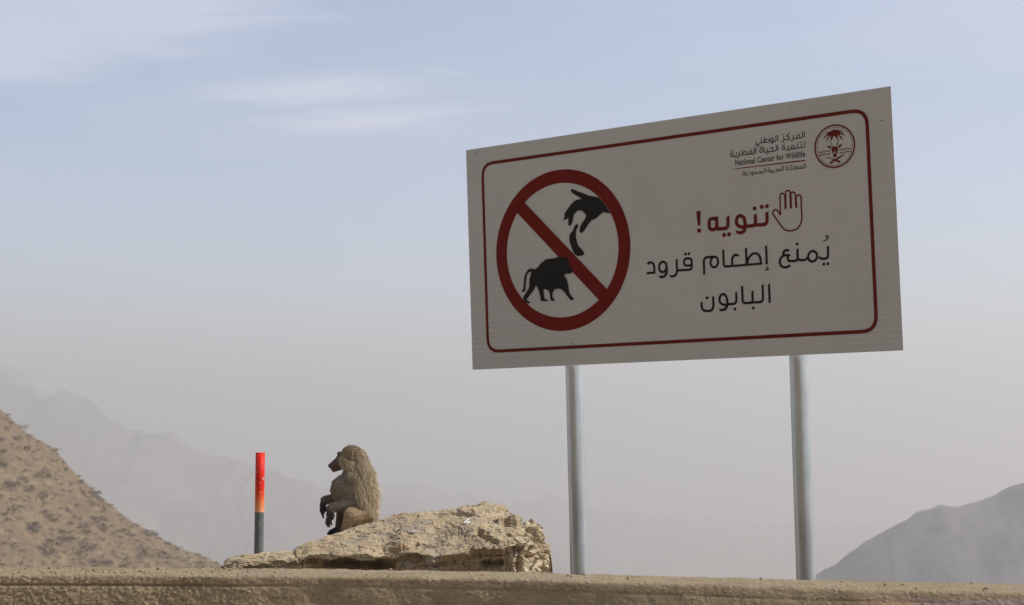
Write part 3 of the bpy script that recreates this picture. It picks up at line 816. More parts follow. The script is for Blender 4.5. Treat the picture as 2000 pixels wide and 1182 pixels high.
  ['d',3.0,0,0,0,[[500.0,400.7]]],
  ['r',4.8,0.2,0,0,[[522.0,374.4],[441.5,376.1]]],
  ['r',4.8,0.2,0,0,[[457.3,402.0],[457.5,376.1]]],
  ['c',4.8,0,0,0,[[458.1,379.2],[466.3,389.5],[475.0,391.0],[481.1,385.0],[482.1,376.4]]],
  ['r',4.9,8.4,0,0,[[440.7,394.0],[441.4,368.5],[427.8,368.6]]],
  ['r',4.9,5.3,0,0,[[425.4,392.3],[426.0,375.2],[406.2,375.4]]],
  ['d',3.05,0,0,0,[[417.6,367.2]]],
  ['d',3.0,0,0,0,[[425.2,367.6]]],
  ['d',3.0,0,0,0,[[397.9,401.9]]],
  ['d',3.0,0,0,0,[[405.3,402.5]]],
  ['r',4.9,5.3,0,0,[[407.6,390.5],[407.4,375.3],[393.9,376.0],[393.9,392.2],[407.6,390.5]]],
 ],
 'kingdom_name_text': [
  ['r',3.3,0.2,0,0,[[784.4,297.5],[784.5,276.5]]],
  ['r',3.3,4.1,0,0,[[776.8,297.0],[777.0,276.1],[767.4,275.8]]],
  ['c',3.3,0,0,1,[[765.9,282.2],[764.1,278.3],[760.1,276.8],[756.2,278.5],[754.8,282.5],[756.6,286.4],[760.6,287.9],[764.5,286.2]]],
  ['c',3.3,0,0,1,[[745.8,281.8],[744.0,277.9],[740.0,276.4],[736.1,278.1],[734.6,282.1],[736.4,286.0],[740.5,287.5],[744.3,285.8]]],
  ['r',3.3,0.2,0,0,[[769.6,275.9],[711.5,276.9]]],
  ['r',3.3,0.2,0,0,[[725.2,297.1],[725.2,277.0]]],
  ['r',3.3,1.7,0,0,[[714.0,297.4],[703.1,289.9],[710.1,285.6],[710.6,277.0],[693.5,277.1]]],
  ['r',3.3,3.7,0,0,[[693.4,288.9],[693.5,277.1],[682.7,277.5],[682.8,290.1],[693.4,288.9]]],
  ['d',2.05,0,0,0,[[686.5,296.6]]],
  ['d',2.05,0,0,0,[[692.4,297.1]]],
  ['r',3.3,0.2,0,0,[[670.6,298.2],[670.7,277.6]]],
  ['r',3.4,4.2,0,0,[[663.1,298.0],[663.2,277.2],[652.8,277.3]]],
  ['c',3.3,0,0,1,[[652.6,282.2],[650.9,279.3],[647.2,278.1],[643.5,279.4],[642.2,282.4],[643.8,285.3],[647.6,286.4],[651.2,285.1]]],
  ['r',3.3,0.2,0,0,[[663.0,277.2],[634.6,277.3]]],
  ['r',3.3,5.8,0,0,[[633.9,290.1],[634.2,272.9],[624.9,272.9]]],
  ['r',3.3,4.1,0,0,[[620.7,286.1],[621.2,277.1],[608.4,277.5]]],
  ['r',3.3,3.1,0,0,[[608.9,287.5],[608.9,277.2],[599.3,277.3]]],
  ['d',2.05,0,0,0,[[619.6,271.8]]],
  ['d',2.05,0,0,0,[[604.8,272.5]]],
  ['d',2.1,0,0,0,[[610.9,272.6]]],
  ['d',2.05,0,0,0,[[591.1,298.1]]],
  ['d',2.05,0,0,0,[[597.7,298.6]]],
  ['r',3.4,3.8,0,0,[[599.4,289.8],[599.3,277.3],[589.0,277.6],[588.9,290.3],[599.4,289.8]]],
  ['r',3.4,0.2,0,0,[[577.1,298.4],[577.3,277.0]]],
  ['r',3.4,4.2,0,0,[[569.5,297.8],[569.7,277.0],[559.1,276.7]]],
  ['r',3.3,0.2,0,0,[[557.3,287.6],[557.5,276.9]]],
  ['r',3.3,0.3,0,0,[[550.4,287.3],[550.6,276.8]]],
  ['r',3.4,0.2,0,0,[[543.5,287.7],[543.6,277.0]]],
  ['r',3.3,0.2,0,0,[[569.5,277.0],[529.1,277.1]]],
  ['c',3.3,0,0,1,[[531.1,281.2],[529.4,278.2],[525.6,277.1],[521.9,278.4],[520.5,281.4],[522.2,284.3],[526.0,285.5],[529.7,284.2]]],
  ['c',3.3,0,0,1,[[513.6,282.0],[511.9,278.1],[508.2,276.5],[504.7,278.2],[503.4,282.3],[505.0,286.2],[508.7,287.8],[512.3,286.1]]],
  ['c',3.4,0,0,0,[[513.6,282.0],[513.0,275.7],[508.5,272.0],[502.9,272.2]]],
  ['r',3.4,3.8,0,0,[[489.6,290.4],[496.7,289.6],[496.9,278.0],[486.2,278.1]]],
  ['r',3.3,4.2,0,0,[[477.0,290.9],[477.8,278.0],[465.2,277.9]]],
  ['d',2.1,0,0,0,[[474.3,272.2]]],
  ['d',2.1,0,0,0,[[480.3,272.4]]],
  ['d',2.1,0,0,0,[[460.3,298.1]]],
  ['d',2.1,0,0,0,[[466.4,298.7]]],
  ['r',3.4,3.8,0,0,[[466.9,290.4],[467.1,277.9],[457.0,278.2],[456.9,291.1],[466.9,290.4]]],
 ],
 'red_rule': [
  ['f',0,0,0,0,[[392.7,311.9],[428.2,314.9],[784.8,314.6],[784.5,308.5],[428.0,310.8]]],
 ],
}
# ------------------------------------------------------------------ the warning sign
ORI = Vector((0.75442, 7.60461, 2.57587))
AX = Vector((0.809283, -0.587328, 0.010306)); AY = Vector((-0.03177, -0.026243, 0.999151))
AN = Vector((-0.58656, -0.80892, -0.0399))
SW, SH = 2.44, 1.202
MS = Matrix((AX, AY, AX.cross(AY))).transposed().to_4x4()      # board axes: right, up, towards the road
MS.translation = ORI
sign = empty('warning_sign', (0, 0, 0))
foot = ORI - AY * 2.1
sign.location = foot
MI = Matrix.Translation(-foot) @ MS                            # board space to the sign's own space
tag(sign, 'large white board on two round steel poles warning not to feed baboons', 'sign')

mt, k, b = material('reflective_white_sheeting', .36, 0.0, .4)
tc = k.new('ShaderNodeTexCoord').outputs['Object']
sp = k.new('ShaderNodeSeparateXYZ'); k.put(sp.inputs[0], tc)
big = k.noise(tc, 1.7, 4, .6)
c = k.mix(k.ramp(big, (.3, 0), (.7, 1)), (.475, .460, .408), (.515, .498, .442))
# plank ribs behind the sheet: their banded reflection is painted into the colour, clearer towards both ends and the lower edge
rib = k.m('SINE', k.m('MULTIPLY', sp.outputs[1], 2 * math.pi / .0275))
far_ = k.m('ABSOLUTE', k.m('ADD', sp.outputs[0], 0.0))
vis = k.m('MULTIPLY', k.ramp(far_, (.5, .06), (1.15, 1.0)), k.ramp(k.m('ADD', k.m('MULTIPLY', sp.outputs[1], -.8), .55), (.2, .35), (.9, 1.0)))
ribf = k.m('MULTIPLY', k.m('MULTIPLY', k.m('ADD', rib, 1.0), .5), vis)
c = k.mix(k.m('MULTIPLY', ribf, .7), c, (.435, .424, .382))
specks = k.noise(tc, 52, 2, .5)
c = k.mix(k.ramp(specks, (.735, 0), (.76, .8)), c, (.10, .09, .075))
smear = k.noise(k.map(tc, scale=(1, .35, 1)), 6, 5, .65)
c = k.mix(k.ramp(smear, (.58, 0), (.75, .35)), c, (.36, .335, .30))
k.put(b.inputs['Base Color'], c)
k.put(b.inputs['Normal'], k.bump(rib, .12, .002))
M_SHEET = mt
def ink(name, col, rough=.6):
    mt, k, b = material(name, rough, spec=.08)
    n = k.noise(k.new('ShaderNodeTexCoord').outputs['Object'], 14, 4, .6)
    k.put(b.inputs['Base Color'], k.mix(n, tuple(v * .88 for v in col), tuple(min(1, v * 1.12) for v in col)))
    return mt
M_RED = ink('sign_red', (.15, .010, .005))
M_MAROON = ink('sign_maroon', (.125, .015, .007))
M_BLACK = ink('sign_black', (.016, .015, .012))
M_GREYINK = ink('sign_charcoal', (.05, .05, .045))
mt, k, b = material('bare_aluminium_edge', .35, .9)
k.put(b.inputs['Base Color'], k.mix(k.noise(k.new('ShaderNodeTexCoord').outputs['Object'], 20), (.80, .80, .80), (.68, .69, .70)))
M_ALU = mt

# the board: a thin sheet with bare metal rims, two stiffening rails behind
bm = bmesh.new()
box_bm(bm, (-SW / 2, -SH / 2, -.006), (SW / 2, SH / 2, 0))
panel = bm_obj('board', bm, M_SHEET, sign)
panel.matrix_local = MI
panel.data.materials.append(M_ALU)
for p in panel.data.polygons:
    p.material_index = 0 if p.normal.z > .5 else 1
for zc in (-.36, .36):
    bm = bmesh.new()
    box_bm(bm, (-1.15, zc - .03, -.050), (1.15, zc + .03, -.006))
    bmesh.ops.bevel(bm, geom=bm.edges[:], offset=.004, segments=1, affect='EDGES')
    bm_obj('back_rail', bm, M_ALU, sign).matrix_local = MI

def fillet(pts, r, closed):
    n = len(pts)
    out = []
    for i in range(n):
        p = Vector(pts[i])
        if not closed and i in (0, n - 1):
            out.append(p)
            continue
        a, c = Vector(pts[i - 1]) - p, Vector(pts[(i + 1) % n]) - p
        la, lc = a.length, c.length
        a.normalize(); c.normalize()
        ang = a.angle(c)
        cut = min(r / max(.2, math.tan(ang / 2)), la * .5 if (closed or i > 1) else la * .95, lc * .5 if (closed or i < n - 2) else lc * .95)
        if cut < .5:
            out.append(p)
            continue
        s, e = p + a * cut, p + c * cut
        for t in (0, .17, .33, .5, .67, .83, 1):
            out.append(s * (1 - t) ** 2 + p * 2 * t * (1 - t) * .97 + e * t * t + p * 2 * t * (1 - t) * .03)
    return out
def catmull(pts, closed):
    n = len(pts)
    P_ = [Vector(p) for p in pts]
    out = []
    for i in range(n if closed else n - 1):
        g = lambda q: P_[q % n] if closed else P_[max(0, min(n - 1, q))]
        a, b_, c_, d_ = g(i - 1), g(i), g(i + 1), g(i + 2)
        for s in range(5):
            t = s / 5
            out.append(.5 * (2 * b_ + (c_ - a) * t + (2 * a - 5 * b_ + 4 * c_ - d_) * t * t + (3 * b_ - a - 3 * c_ + d_) * t ** 3))
    if not closed:
        out.append(P_[-1])
    return out
class Sheet:
    """flat print a fraction of a millimetre proud of the board, each stroke on its own level"""
    def __init__(s, base):
        s.bm = bmesh.new(); s.k = 0; s.base = base
    def z(s):
        s.k += 1
        return s.base + .00013 * (s.k % 7)
    def poly(s, pts):
        z = s.z()
        co = [Vector((p[0] / 1000, p[1] / 1000, z)) for p in pts]
        v = [s.bm.verts.new(c_) for c_ in co]
        for t in tessellate_polygon([co]):
            try:
                s.bm.faces.new([v[i] for i in t])
            except ValueError:
                pass
    def disc(s, c_, r):
        s.poly([(c_[0] + r * math.cos(t), c_[1] + r * math.sin(t)) for t in np.arange(20) * math.pi / 10])
    def ring(s, c_, r0, r1, n=96):
        z = s.z()
        A = [s.bm.verts.new(((c_[0] + r0 * math.cos(t)) / 1000, (c_[1] + r0 * math.sin(t)) / 1000, z)) for t in np.arange(n) * 2 * math.pi / n]
        B = [s.bm.verts.new(((c_[0] + r1 * math.cos(t)) / 1000, (c_[1] + r1 * math.sin(t)) / 1000, z)) for t in np.arange(n) * 2 * math.pi / n]
        for i in range(n):
            s.bm.faces.new((A[i], B[i], B[(i + 1) % n], A[(i + 1) % n]))
    def stroke(s, path, w, closed, slant=0):
        z = s.z()
        pts = [path[0]]
        for p in path[1:]:
            if (p - pts[-1]).length > .05:
                pts.append(p)
        if closed and (pts[0] - pts[-1]).length < .05:
            pts.pop()
        n = len(pts)
        Lf, Rt = [], []
        for i in range(n):
            a = pts[i - 1] if (closed or i) else pts[i]
            c_ = pts[(i + 1) % n] if (closed or i < n - 1) else pts[i]
            d1 = (pts[i] - a).normalized() if (pts[i] - a).length else None
            d2 = (c_ - pts[i]).normalized() if (c_ - pts[i]).length else None
            d1 = d1 or d2; d2 = d2 or d1
            t = (d1 + d2)
            t = t.normalized() if t.length > 1e-6 else d1
            nn = Vector((-t.y, t.x))
            m_ = min(1.6, 1 / max(.35, nn.dot(Vector((-d1.y, d1.x)))))
            sh = Vector((0, 0))
            if slant and i == 0:
                sh = -d2 * (w * .22)
            l, r_ = pts[i] + nn * w / 2 * m_, pts[i] - nn * w / 2 * m_
            if slant and i == 0:
                hi, lo = (l, r_) if l.x > r_.x else (r_, l)
                hi += sh; lo -= sh
            Lf.append(s.bm.verts.new((l.x / 1000, l.y / 1000, z)))
            Rt.append(s.bm.verts.new((r_.x / 1000, r_.y / 1000, z)))
        for i in range(n if closed else n - 1):
            j = (i + 1) % n
            s.bm.faces.new((Lf[i], Rt[i], Rt[j], Lf[j]))
    def add(s, e):
        kind, w, r, slant, closed, pts = e
        if kind == 'f':
            s.poly(pts)
        elif kind == 'd':
            s.disc(pts[0], w)
        elif kind == 'r':
            s.stroke(fillet(pts, r, closed), w, closed, slant)
        else:
            s.stroke(catmull(pts, closed), w, closed, 0)
    def done(s, name, mat):
        for f in s.bm.faces:
            if f.normal.z < 0 or f.calc_center_median() is None:
                pass
        o = bm_flat(name.split('~')[0], s.bm, mat)
        return o
def bm_flat(name, bm, mat):
    bm.normal_update()
    for f in bm.faces:
        if f.normal.z < 0:
            f.normal_flip()
    me = bpy.data.meshes.new(name)
    bm.to_mesh(me); bm.free()
    me.materials.append(mat)
    o = bpy.data.objects.new(name, me)
    C.objects.link(o)
    o.parent = panel
    return o

# border line with rounded corners
s = Sheet(.0006)
s.stroke(fillet([(-1111, 511), (1098.5, 511), (1098.5, -507), (-1111, -507)], 72, True), 17.5, True)
s.done('border_line', M_MAROON)
s = Sheet(.0006)
s.ring((-614, 2), 351.5, 422.5)
s.done('prohibition_ring', M_RED)
for name, mat, base in (('slash_bar', M_RED, .0016), ('feeding_hand_silhouette', M_BLACK, .0022), ('banana_silhouette', M_BLACK, .0026), ('baboon_silhouette', M_BLACK, .0028),
                        ('heading_text', M_MAROON, .0006), ('raised_hand_symbol', M_MAROON, .0006), ('notice_text~1', M_BLACK, .0006), ('notice_text~2', M_BLACK, .0006), ('notice_text~3', M_BLACK, .0006), ('notice_text~4', M_BLACK, .0006), ('agency_name_text', M_GREYINK, .0006),
                        ('kingdom_name_text', M_GREYINK, .0006), ('red_rule', M_MAROON, .0006)):
    s = Sheet(base)
    for e in PRINT[name]:
        s.add(e)
    s.done(name, mat)
s = Sheet(.0006)
for e in PRINT['emblem']:
    s.add(e)
s.ring((934.5, 360), 94.5, 102)
s.ring((934.5, 360), 87.5, 89.3)
s.done('emblem', M_MAROON)
s = Sheet(.0018)
s.add(PRINT['emblem_blaze'][0])
s.done('emblem_blaze', M_SHEET)
# the English line, set in the built-in type and narrowed to its length on the board
cu = bpy.data.curves.new('agency_english_text', 'FONT')
cu.body = 'National Center for Wildlife'
cu.size = .04
cu.space_character = 1.08
cu.resolution_u = 3
cu.offset = .0009
to = bpy.data.objects.new('agency_english_text', cu)
C.objects.link(to)
bpy.context.view_layer.update()
dg = bpy.context.evaluated_depsgraph_get()
me = bpy.data.meshes.new_from_object(to.evaluated_get(dg))
bpy.data.objects.remove(to)
bpy.data.curves.remove(cu)
co = np.array([v.co for v in me.vertices])
x0, x1 = co[:, 0].min(), co[:, 0].max()
cap = .0286
sx = (.7849 - .4171) / (x1 - x0)
for v in me.vertices:
    v.co = (.4171 + (v.co.x - x0) * sx, .3290 + v.co.y * .98, .0007)
me.materials.append(M_GREYINK)
o = bpy.data.objects.new('agency_english_text', me)
C.objects.link(o)
o.parent = panel
# the seam between two widths of sheeting, a hair proud, and the rivets at the corners
bm = bmesh.new()
vv = [bm.verts.new(p) for p in ((.3925, -SH / 2, .0003), (.3937, -SH / 2, .0003), (.3937, SH / 2, .0003), (.3925, SH / 2, .0003))]
bm.faces.new(vv)
mt, k, b = material('sheet_seam', .4)
k.put(b.inputs['Base Color'], k.mix(k.noise(k.new('ShaderNodeTexCoord').outputs['Object'], 8), (.50, .48, .44), (.58, .56, .52)))
o = bm_flat('sheet_seam', bm, mt)
for cx_, cy_ in ((-1.155, .575), (-.565, -.49), (1.17, .45)):
    bm = bmesh.new()
    bmesh.ops.create_uvsphere(bm, u_segments=12, v_segments=6, radius=.0042, matrix=Matrix.Diagonal((1, 1, .35, 1)))
    o = bm_obj('rivet', bm, M_GREYINK, panel)
    o.location = (cx_, cy_, .0005)

# galvanised poles, clamped behind the board
mt, k, b = material('galvanised_steel', .3, .8)
tc = k.new('ShaderNodeTexCoord').outputs['Object']
sp1 = k.noise(k.map(tc, scale=(1, 1, .25)), 24, 5, .65)
sp2 = k.vor(tc, 70)
c = k.mix(k.ramp(sp1, (.35, 0), (.65, 1)), (.49, .55, .59), (.58, .635, .67))
c = k.mix(k.ramp(sp2, (.1, .25), (.5, 0)), c, (.58, .61, .62))
scr = k.noise(k.map(tc, scale=(1, 1, 3)), 9, 5, .7)
c = k.mix(k.ramp(scr, (.66, 0), (.74, .45)), c, (.70, .67, .60))
k.put(b.inputs['Base Color'], c)
k.put(b.inputs['Roughness'], k.m('ADD', .25, k.m('MULTIPLY', sp1, .14)))
k.put(b.inputs['Normal'], k.bump(sp1, .05, .002))
M_GALV = mt
for a, c2 in (((0.326, 8.0809, 1.9743), (0.3504, 8.1163, 0.8978)), ((1.3683, 7.3244, 1.9882), (1.3916, 7.3596, 0.9321))):
    a, c2 = Vector(a), Vector(c2)
    ax = (a - c2).normalized()
    bm = bmesh.new()
    tube_bm(bm, c2 - ax * .5 - foot, a + ax * 1.05 - foot, .0455, 48, 6, .041)
    o = bm_obj('pole', bm, M_GALV, sign)
    for p in o.data.polygons:
        p.use_smooth = len(p.vertices) == 4
    for zc in (-.36, .36):
        q = a + ax * ((ORI + AY * zc - a).dot(AY) / ax.dot(AY))
        bm = bmesh.new()
        tube_bm(bm, q - ax * .025 - foot, q + ax * .025 - foot, .0485, 32)
        cl = bm_obj('clamp', bm, M_ALU, o)
# ------------------------------------------------------------------ the baboon
BY = 9.45
KB = BY / 3000
BASE = at(688, 1048, BY)
def bp(px, py, d=0.0):
    """baboon space: photo pixels of its side view, d pixels of depth (minus is towards the road)"""
    return Vector(((px - 688) * KB, d * KB, (1048 - py) * KB))
PARTS = []          # centre line a-b, radii, squash, tag
def cap(a, b_, ra, rb, tg, sq=(1, 1, 1)):
    PARTS.append((bp(*a), bp(*b_), ra * KB, rb * KB, tg, sq))
def ball(a, r, tg, sq=(1, 1, 1)):
    cap(a, a, r, r, tg, sq)
# trunk
ball((692, 936, 0), 25, 'mantle', (1.12, 1.15, .9))
cap((696, 894, 0), (707, 928, 0), 16, 22, 'mantle', (1, 1.1, 1))
cap((707, 928, 0), (714, 965, 0), 22, 23, 'mantle', (1, 1.25, 1))
cap((714, 965, 0), (714, 993, 0), 23, 22, 'mantle', (1, 1.25, 1))
ball((708, 1012, 0), 17, 'thigh', (1.2, 1.3, .8))
ball((680, 957, 0), 32, 'mantle', (1.12, .86, 1.0))
ball((693, 953, 0), 31, 'mantle', (1.15, .98, 1.15))
ball((690, 926, 0), 22, 'mantle', (1.0, 1.05, 1.0))
ball((694, 976, 0), 35, 'mantle', (1.12, .86, 1.0))
ball((704, 978, 0), 30, 'mantle', (1.0, 1.02, 1.1))
ball((711, 992, 0), 25, 'mantle', (1.0, 1.2, .92))
cap((686, 915, 0), (690, 936, 0), 16, 20, 'mantle')
# head
ball((684, 894, 0), 20, 'crown', (1.12, .95, 1.0))
ball((674, 901, 0), 15.5, 'cheek', (1.05, 1.1, 1.05))
for s in (-1, 1):
    cap((661, 888.5, 0), (664, 889.5, 8 * s), 4.6, 4.2, 'brow')
    ball((681, 909, 11 * s), 11, 'cheek', (1.3, .85, 1.05))
cap((666, 901, 0), (648, 912, 0), 11.5, 7.2, 'face', (1, .92, 1))
cap((650, 910.5, 0), (642.5, 911.5, 0), 5.0, 3.5, 'face')
cap((668, 911, 0), (651, 919.5, 0), 8.5, 5.2, 'face', (1, .9, 1))
# arms
for s, pts in ((-1, [(696, 938, -16), (707, 980, -21), (652, 991, -35)]), (1, [(690, 940, 17), (678, 973, 32), (631, 979, 27)])):
    sh, el, wr = pts
    cap(sh, el, 15 if s < 0 else 12, 15 if s < 0 else 10.5, 'mantle')
    cap(el, wr, 12.5 if s < 0 else 11, 9.0 if s < 0 else 8.2, 'forearm')
def finger(pts, r, tg='hand'):
    r *= 1.18
    for i in range(len(pts) - 1):
        cap(pts[i], pts[i + 1], r * (1 - .10 * i), r * (1 - .10 * (i + 1)), tg)
# near hand hanging over the shin
cap((651, 992, -35), (647.5, 1004, -36), 8.0, 6.8, 'hand', (1, .95, 1))
cap((649, 998, -40), (647, 1006, -40), 4.8, 4.6, 'hand')
cap((648, 998, -31), (646, 1006, -31), 4.8, 4.6, 'hand')
finger([(645, 1006, -28), (641.5, 1014, -27), (640.5, 1022, -28)], 2.5)
finger([(646, 1007, -33), (643.5, 1016, -33), (644, 1026, -34)], 2.6)
finger([(648, 1007, -38), (646.5, 1017, -39), (648, 1027, -40)], 2.6)
finger([(650, 1006, -42), (651, 1015, -44), (653, 1023, -45)], 2.4)
finger([(653, 998, -40), (657, 1005, -45), (655.5, 1012, -47)], 2.6)
# far hand, drooping from the bent wrist
cap((630, 979, 27), (626.5, 990, 27), 7.2, 6.2, 'hand')
cap((629, 984, 31), (627, 992, 31), 4.4, 4.2, 'hand')
finger([(625, 992, 24), (623.5, 999, 23), (627.5, 1006, 23), (629, 1013, 23)], 2.7)
finger([(626, 993, 28), (624, 1001, 28), (626.5, 1008, 27)], 2.6)
finger([(627.5, 993, 31), (626, 1001, 32), (629, 1005, 31)], 2.5)
finger([(629, 992, 34), (629, 999, 35), (632, 1001, 34)], 2.3)
finger([(630, 988, 24), (634.5, 995, 21), (635.5, 1000, 21)], 2.5)
# legs: near knee turned out towards the road, far one drawn up in front
cap((712, 1002, -14), (690, 1005, -32), 17, 16, 'thigh')
cap((687, 1009, -33), (676, 1036, -27), 13, 8, 'thigh')
cap((676, 1036, -27), (660, 1042, -25), 7, 6.4, 'foot')
cap((712, 1002, 14), (666, 1002, 24), 17, 12, 'shank')
cap((666, 1003, 24), (660, 1034, 18), 11.5, 7.5, 'shank')
cap((660, 1035, 18), (645, 1041, 15), 7, 6, 'foot')
for base, tip in (((660, 1042, -25), (646, 1046, -25)), ((645, 1041, 15), (639, 1043.5, 14))):
    for q in (-1.5, -.5, .5, 1.5):
        cap((base[0], base[1], base[2] + q * 4), (tip[0] + abs(q), tip[1], tip[2] + q * 5.2), 3.4, 2.6, 'foot')
ball((695, 1017, -14), 16, 'thigh', (1.1, 1.2, .9))
ball((688, 1018, 8), 15, 'shank', (1.1, 1.2, 1.0))
# tail lying behind on the rock
cap((722, 1006, 10), (730, 1014, 42), 5, 4, 'shank')
cap((730, 1014, 42), (716, 1030, 66), 4, 3.4, 'shank')

bm = bmesh.new()
for a, b_, ra, rb, tg, sq in PARTS:
    L = (b_ - a).length
    n = max(1, int(L / (min(ra, rb) * .22)) + 1) if L > 1e-6 else 1
    for i in range(n):
        t = i / (n - 1) if n > 1 else 0
        r = ra + (rb - ra) * t
        bmesh.ops.create_icosphere(bm, subdivisions=2, radius=1, matrix=Matrix.Translation(a.lerp(b_, t)) @ Matrix.Diagonal((r * sq[0], r * sq[1], r * sq[2], 1)))
me = bpy.data.meshes.new('body_source')
bm.to_mesh(me); bm.free()
src = bpy.data.objects.new('body_source', me)
C.objects.link(src)
md = src.modifiers.new('remesh', 'REMESH'); md.mode = 'VOXEL'; md.voxel_size = .0042
md = src.modifiers.new('smooth', 'SMOOTH'); md.iterations = 4; md.factor = .5
bpy.context.view_layer.update()
bme = bpy.data.meshes.new_from_object(src.evaluated_get(bpy.context.evaluated_depsgraph_get()))
bme.name = 'body'
bpy.data.objects.remove(src)

TAGC = {'mantle': (.33, .275, .19), 'crown': (.31, .255, .17), 'cheek': (.46, .39, .26), 'brow': (.085, .055, .042), 'face': (.13, .078, .058),
        'forearm': (.185, .16, .12), 'hand': (.034, .029, .026), 'thigh': (.40, .31, .195), 'shank': (.17, .115, .075), 'foot': (.022, .020, .019)}
A_ = np.array([p[0] for p in PARTS]); B_ = np.array([p[1] for p in PARTS])
RA = np.array([p[2] for p in PARTS]); RB = np.array([p[3] for p in PARTS])
SQ = np.array([p[5] for p in PARTS]); TG = [p[4] for p in PARTS]
def nearest(P_):
    out = np.zeros(len(P_), int)
    AB = B_ - A_
    L2 = (AB ** 2).sum(1) + 1e-12
    for s in range(0, len(P_), 4000):
        q = P_[s:s + 4000]
        t = np.clip(((q[:, None] - A_) * AB).sum(2) / L2, 0, 1)
        c_ = A_ + t[..., None] * AB
        d = np.linalg.norm((q[:, None] - c_) / SQ, axis=2) - (RA + (RB - RA) * t)
        out[s:s + 4000] = d.argmin(1)
    return out
vco = np.array([v.co for v in bme.vertices])
near = nearest(vco)
cols = np.ones((len(vco), 4))
for i, n in enumerate(near):
    cols[i, :3] = TAGC[TG[n]]
# blend the colours over the joins
ed = np.array([e.vertices[:] for e in bme.edges])
for _ in range(5):
    acc = cols.copy(); cnt = np.ones(len(cols))
    np.add.at(acc, ed[:, 0], cols[ed[:, 1]]); np.add.at(acc, ed[:, 1], cols[ed[:, 0]])
    np.add.at(cnt, ed[:, 0], 1); np.add.at(cnt, ed[:, 1], 1)
    cols = acc / cnt[:, None]
at_ = bme.color_attributes.new('coat', 'FLOAT_COLOR', 'POINT')
at_.data.foreach_set('color', cols.ravel())
bme.polygons.foreach_set('use_smooth', [True] * len(bme.polygons))

def coat_mat(name, rough):
    mt, k, b = material(name, rough, spec=.25)
    a = k.new('ShaderNodeAttribute'); a.attribute_name = 'coat'
    n = k.noise(k.new('ShaderNodeTexCoord').outputs['Object'], 60, 5, .65)
    k.put(b.inputs['Base Color'], k.mix(k.m('MULTIPLY', n, .7), a.outputs['Color'], k.mix(1.0, a.outputs['Color'], (.55, .5, .45), 'MULTIPLY')))
    return mt, k, b, n
mt, k, b, n = coat_mat('skin_and_underfur', .7)
k.put(b.inputs['Normal'], k.bump(n, .35, .006))
bme.materials.clear(); bme.materials.append(mt)

baboon = empty('baboon', BASE)
tag(baboon, 'grey-brown baboon with a shaggy mantle sitting on the boulder facing left, wrists hanging', 'monkey')
body = bpy.data.objects.new('body', bme)
C.objects.link(body)
body.parent = baboon

# hair: tapered blades rooted on the body, swept the way the coat lies
HAIR = {'mantle': ((.16, 0, -1), .046, .15, 1.0), 'crown': ((.95, 0, -.12), .034, .30, 1.1), 'cheek': ((.85, 0, -.45), .036, .40, 1.2),
        'forearm': ((.45, 0, -.6), .013, .32, 1.0), 'thigh': ((.1, 0, -1), .011, .30, .9), 'shank': ((.1, 0, -1), .011, .3, .7)}
bme.calc_loop_triangles()
tri = np.array([t.vertices[:] for t in bme.loop_triangles])
T0, T1, T2 = vco[tri[:, 0]], vco[tri[:, 1]], vco[tri[:, 2]]
cr_ = np.cross(T1 - T0, T2 - T0)
ar = np.linalg.norm(cr_, axis=1) + 1e-12
tn = cr_ / ar[:, None]
ttag = [TG[n] for n in nearest((T0 + T1 + T2) / 3)]
wgt = ar * np.array([HAIR[t][3] if t in HAIR else 0 for t in ttag])
rg = np.random.default_rng(5)
NH = 80000
pick = rg.choice(len(tri), NH, p=wgt / wgt.sum())
ba, bb = rg.random(NH), rg.random(NH)
sw = ba + bb > 1
ba[sw], bb[sw] = 1 - ba[sw], 1 - bb[sw]
root = T0[pick] + (T1 - T0)[pick] * ba[:, None] + (T2 - T0)[pick] * bb[:, None]
nn = tn[pick]
flow = np.array([HAIR[ttag[i]][0] for i in pick], float)
ln = np.array([HAIR[ttag[i]][1] for i in pick]) * rg.uniform(.55, 1.15, NH)
lift = np.array([HAIR[ttag[i]][2] for i in pick])
base_col = np.array([TAGC[ttag[i]] for i in pick])
# locks: neighbouring hairs lean and shade together
lock = np.array([noise.noise((r[0] * 55, r[1] * 55, r[2] * 14)) for r in root])
lock2 = np.array([noise.noise((r[0] * 120 + 9, r[1] * 120, r[2] * 60)) for r in root])
# longer on the back and shoulders, shorter on the chest
bk = np.clip((root[:, 0] / KB + 20) / 60, 0, 1)
is_m = np.array([ttag[i] == 'mantle' for i in pick])
ln = np.where(is_m, ln * (.45 + .85 * bk), ln)
flow[is_m, 0] += .25 * (bk[is_m] - .3)
d0 = flow - nn * (flow * nn).sum(1)[:, None]
d0 /= np.linalg.norm(d0, axis=1)[:, None] + 1e-9
d1 = d0 + nn * (lift * (1 + .3 * lock))[:, None] + rg.normal(0, .06, (NH, 3))
side_n = np.cross(d1, nn); side_n /= np.linalg.norm(side_n, axis=1)[:, None] + 1e-9
d1 += side_n * (lock2 * .09)[:, None]
d1 /= np.linalg.norm(d1, axis=1)[:, None]
d2 = d1 * .8 + flow * .45 + np.array([0, 0, -.12])
d2 /= np.linalg.norm(d2, axis=1)[:, None]
fly = rg.random(NH) < .02            # flyaway hairs that catch the light along the outline
ln = np.where(fly & is_m, ln * 1.35, ln)
d1 = np.where((fly & is_m)[:, None], d1 + nn * .35, d1)
d1 /= np.linalg.norm(d1, axis=1)[:, None]
ang = rg.uniform(0, math.pi, NH)
up_ = np.cross(side_n, d1)
sd = side_n * np.cos(ang)[:, None] + up_ * np.sin(ang)[:, None]
wd = np.where(is_m, .0009, .0009)[:, None]
mid = root + d1 * (ln * .5)[:, None]
tip = mid + d2 * (ln * .5)[:, None]
root = root - nn * .002
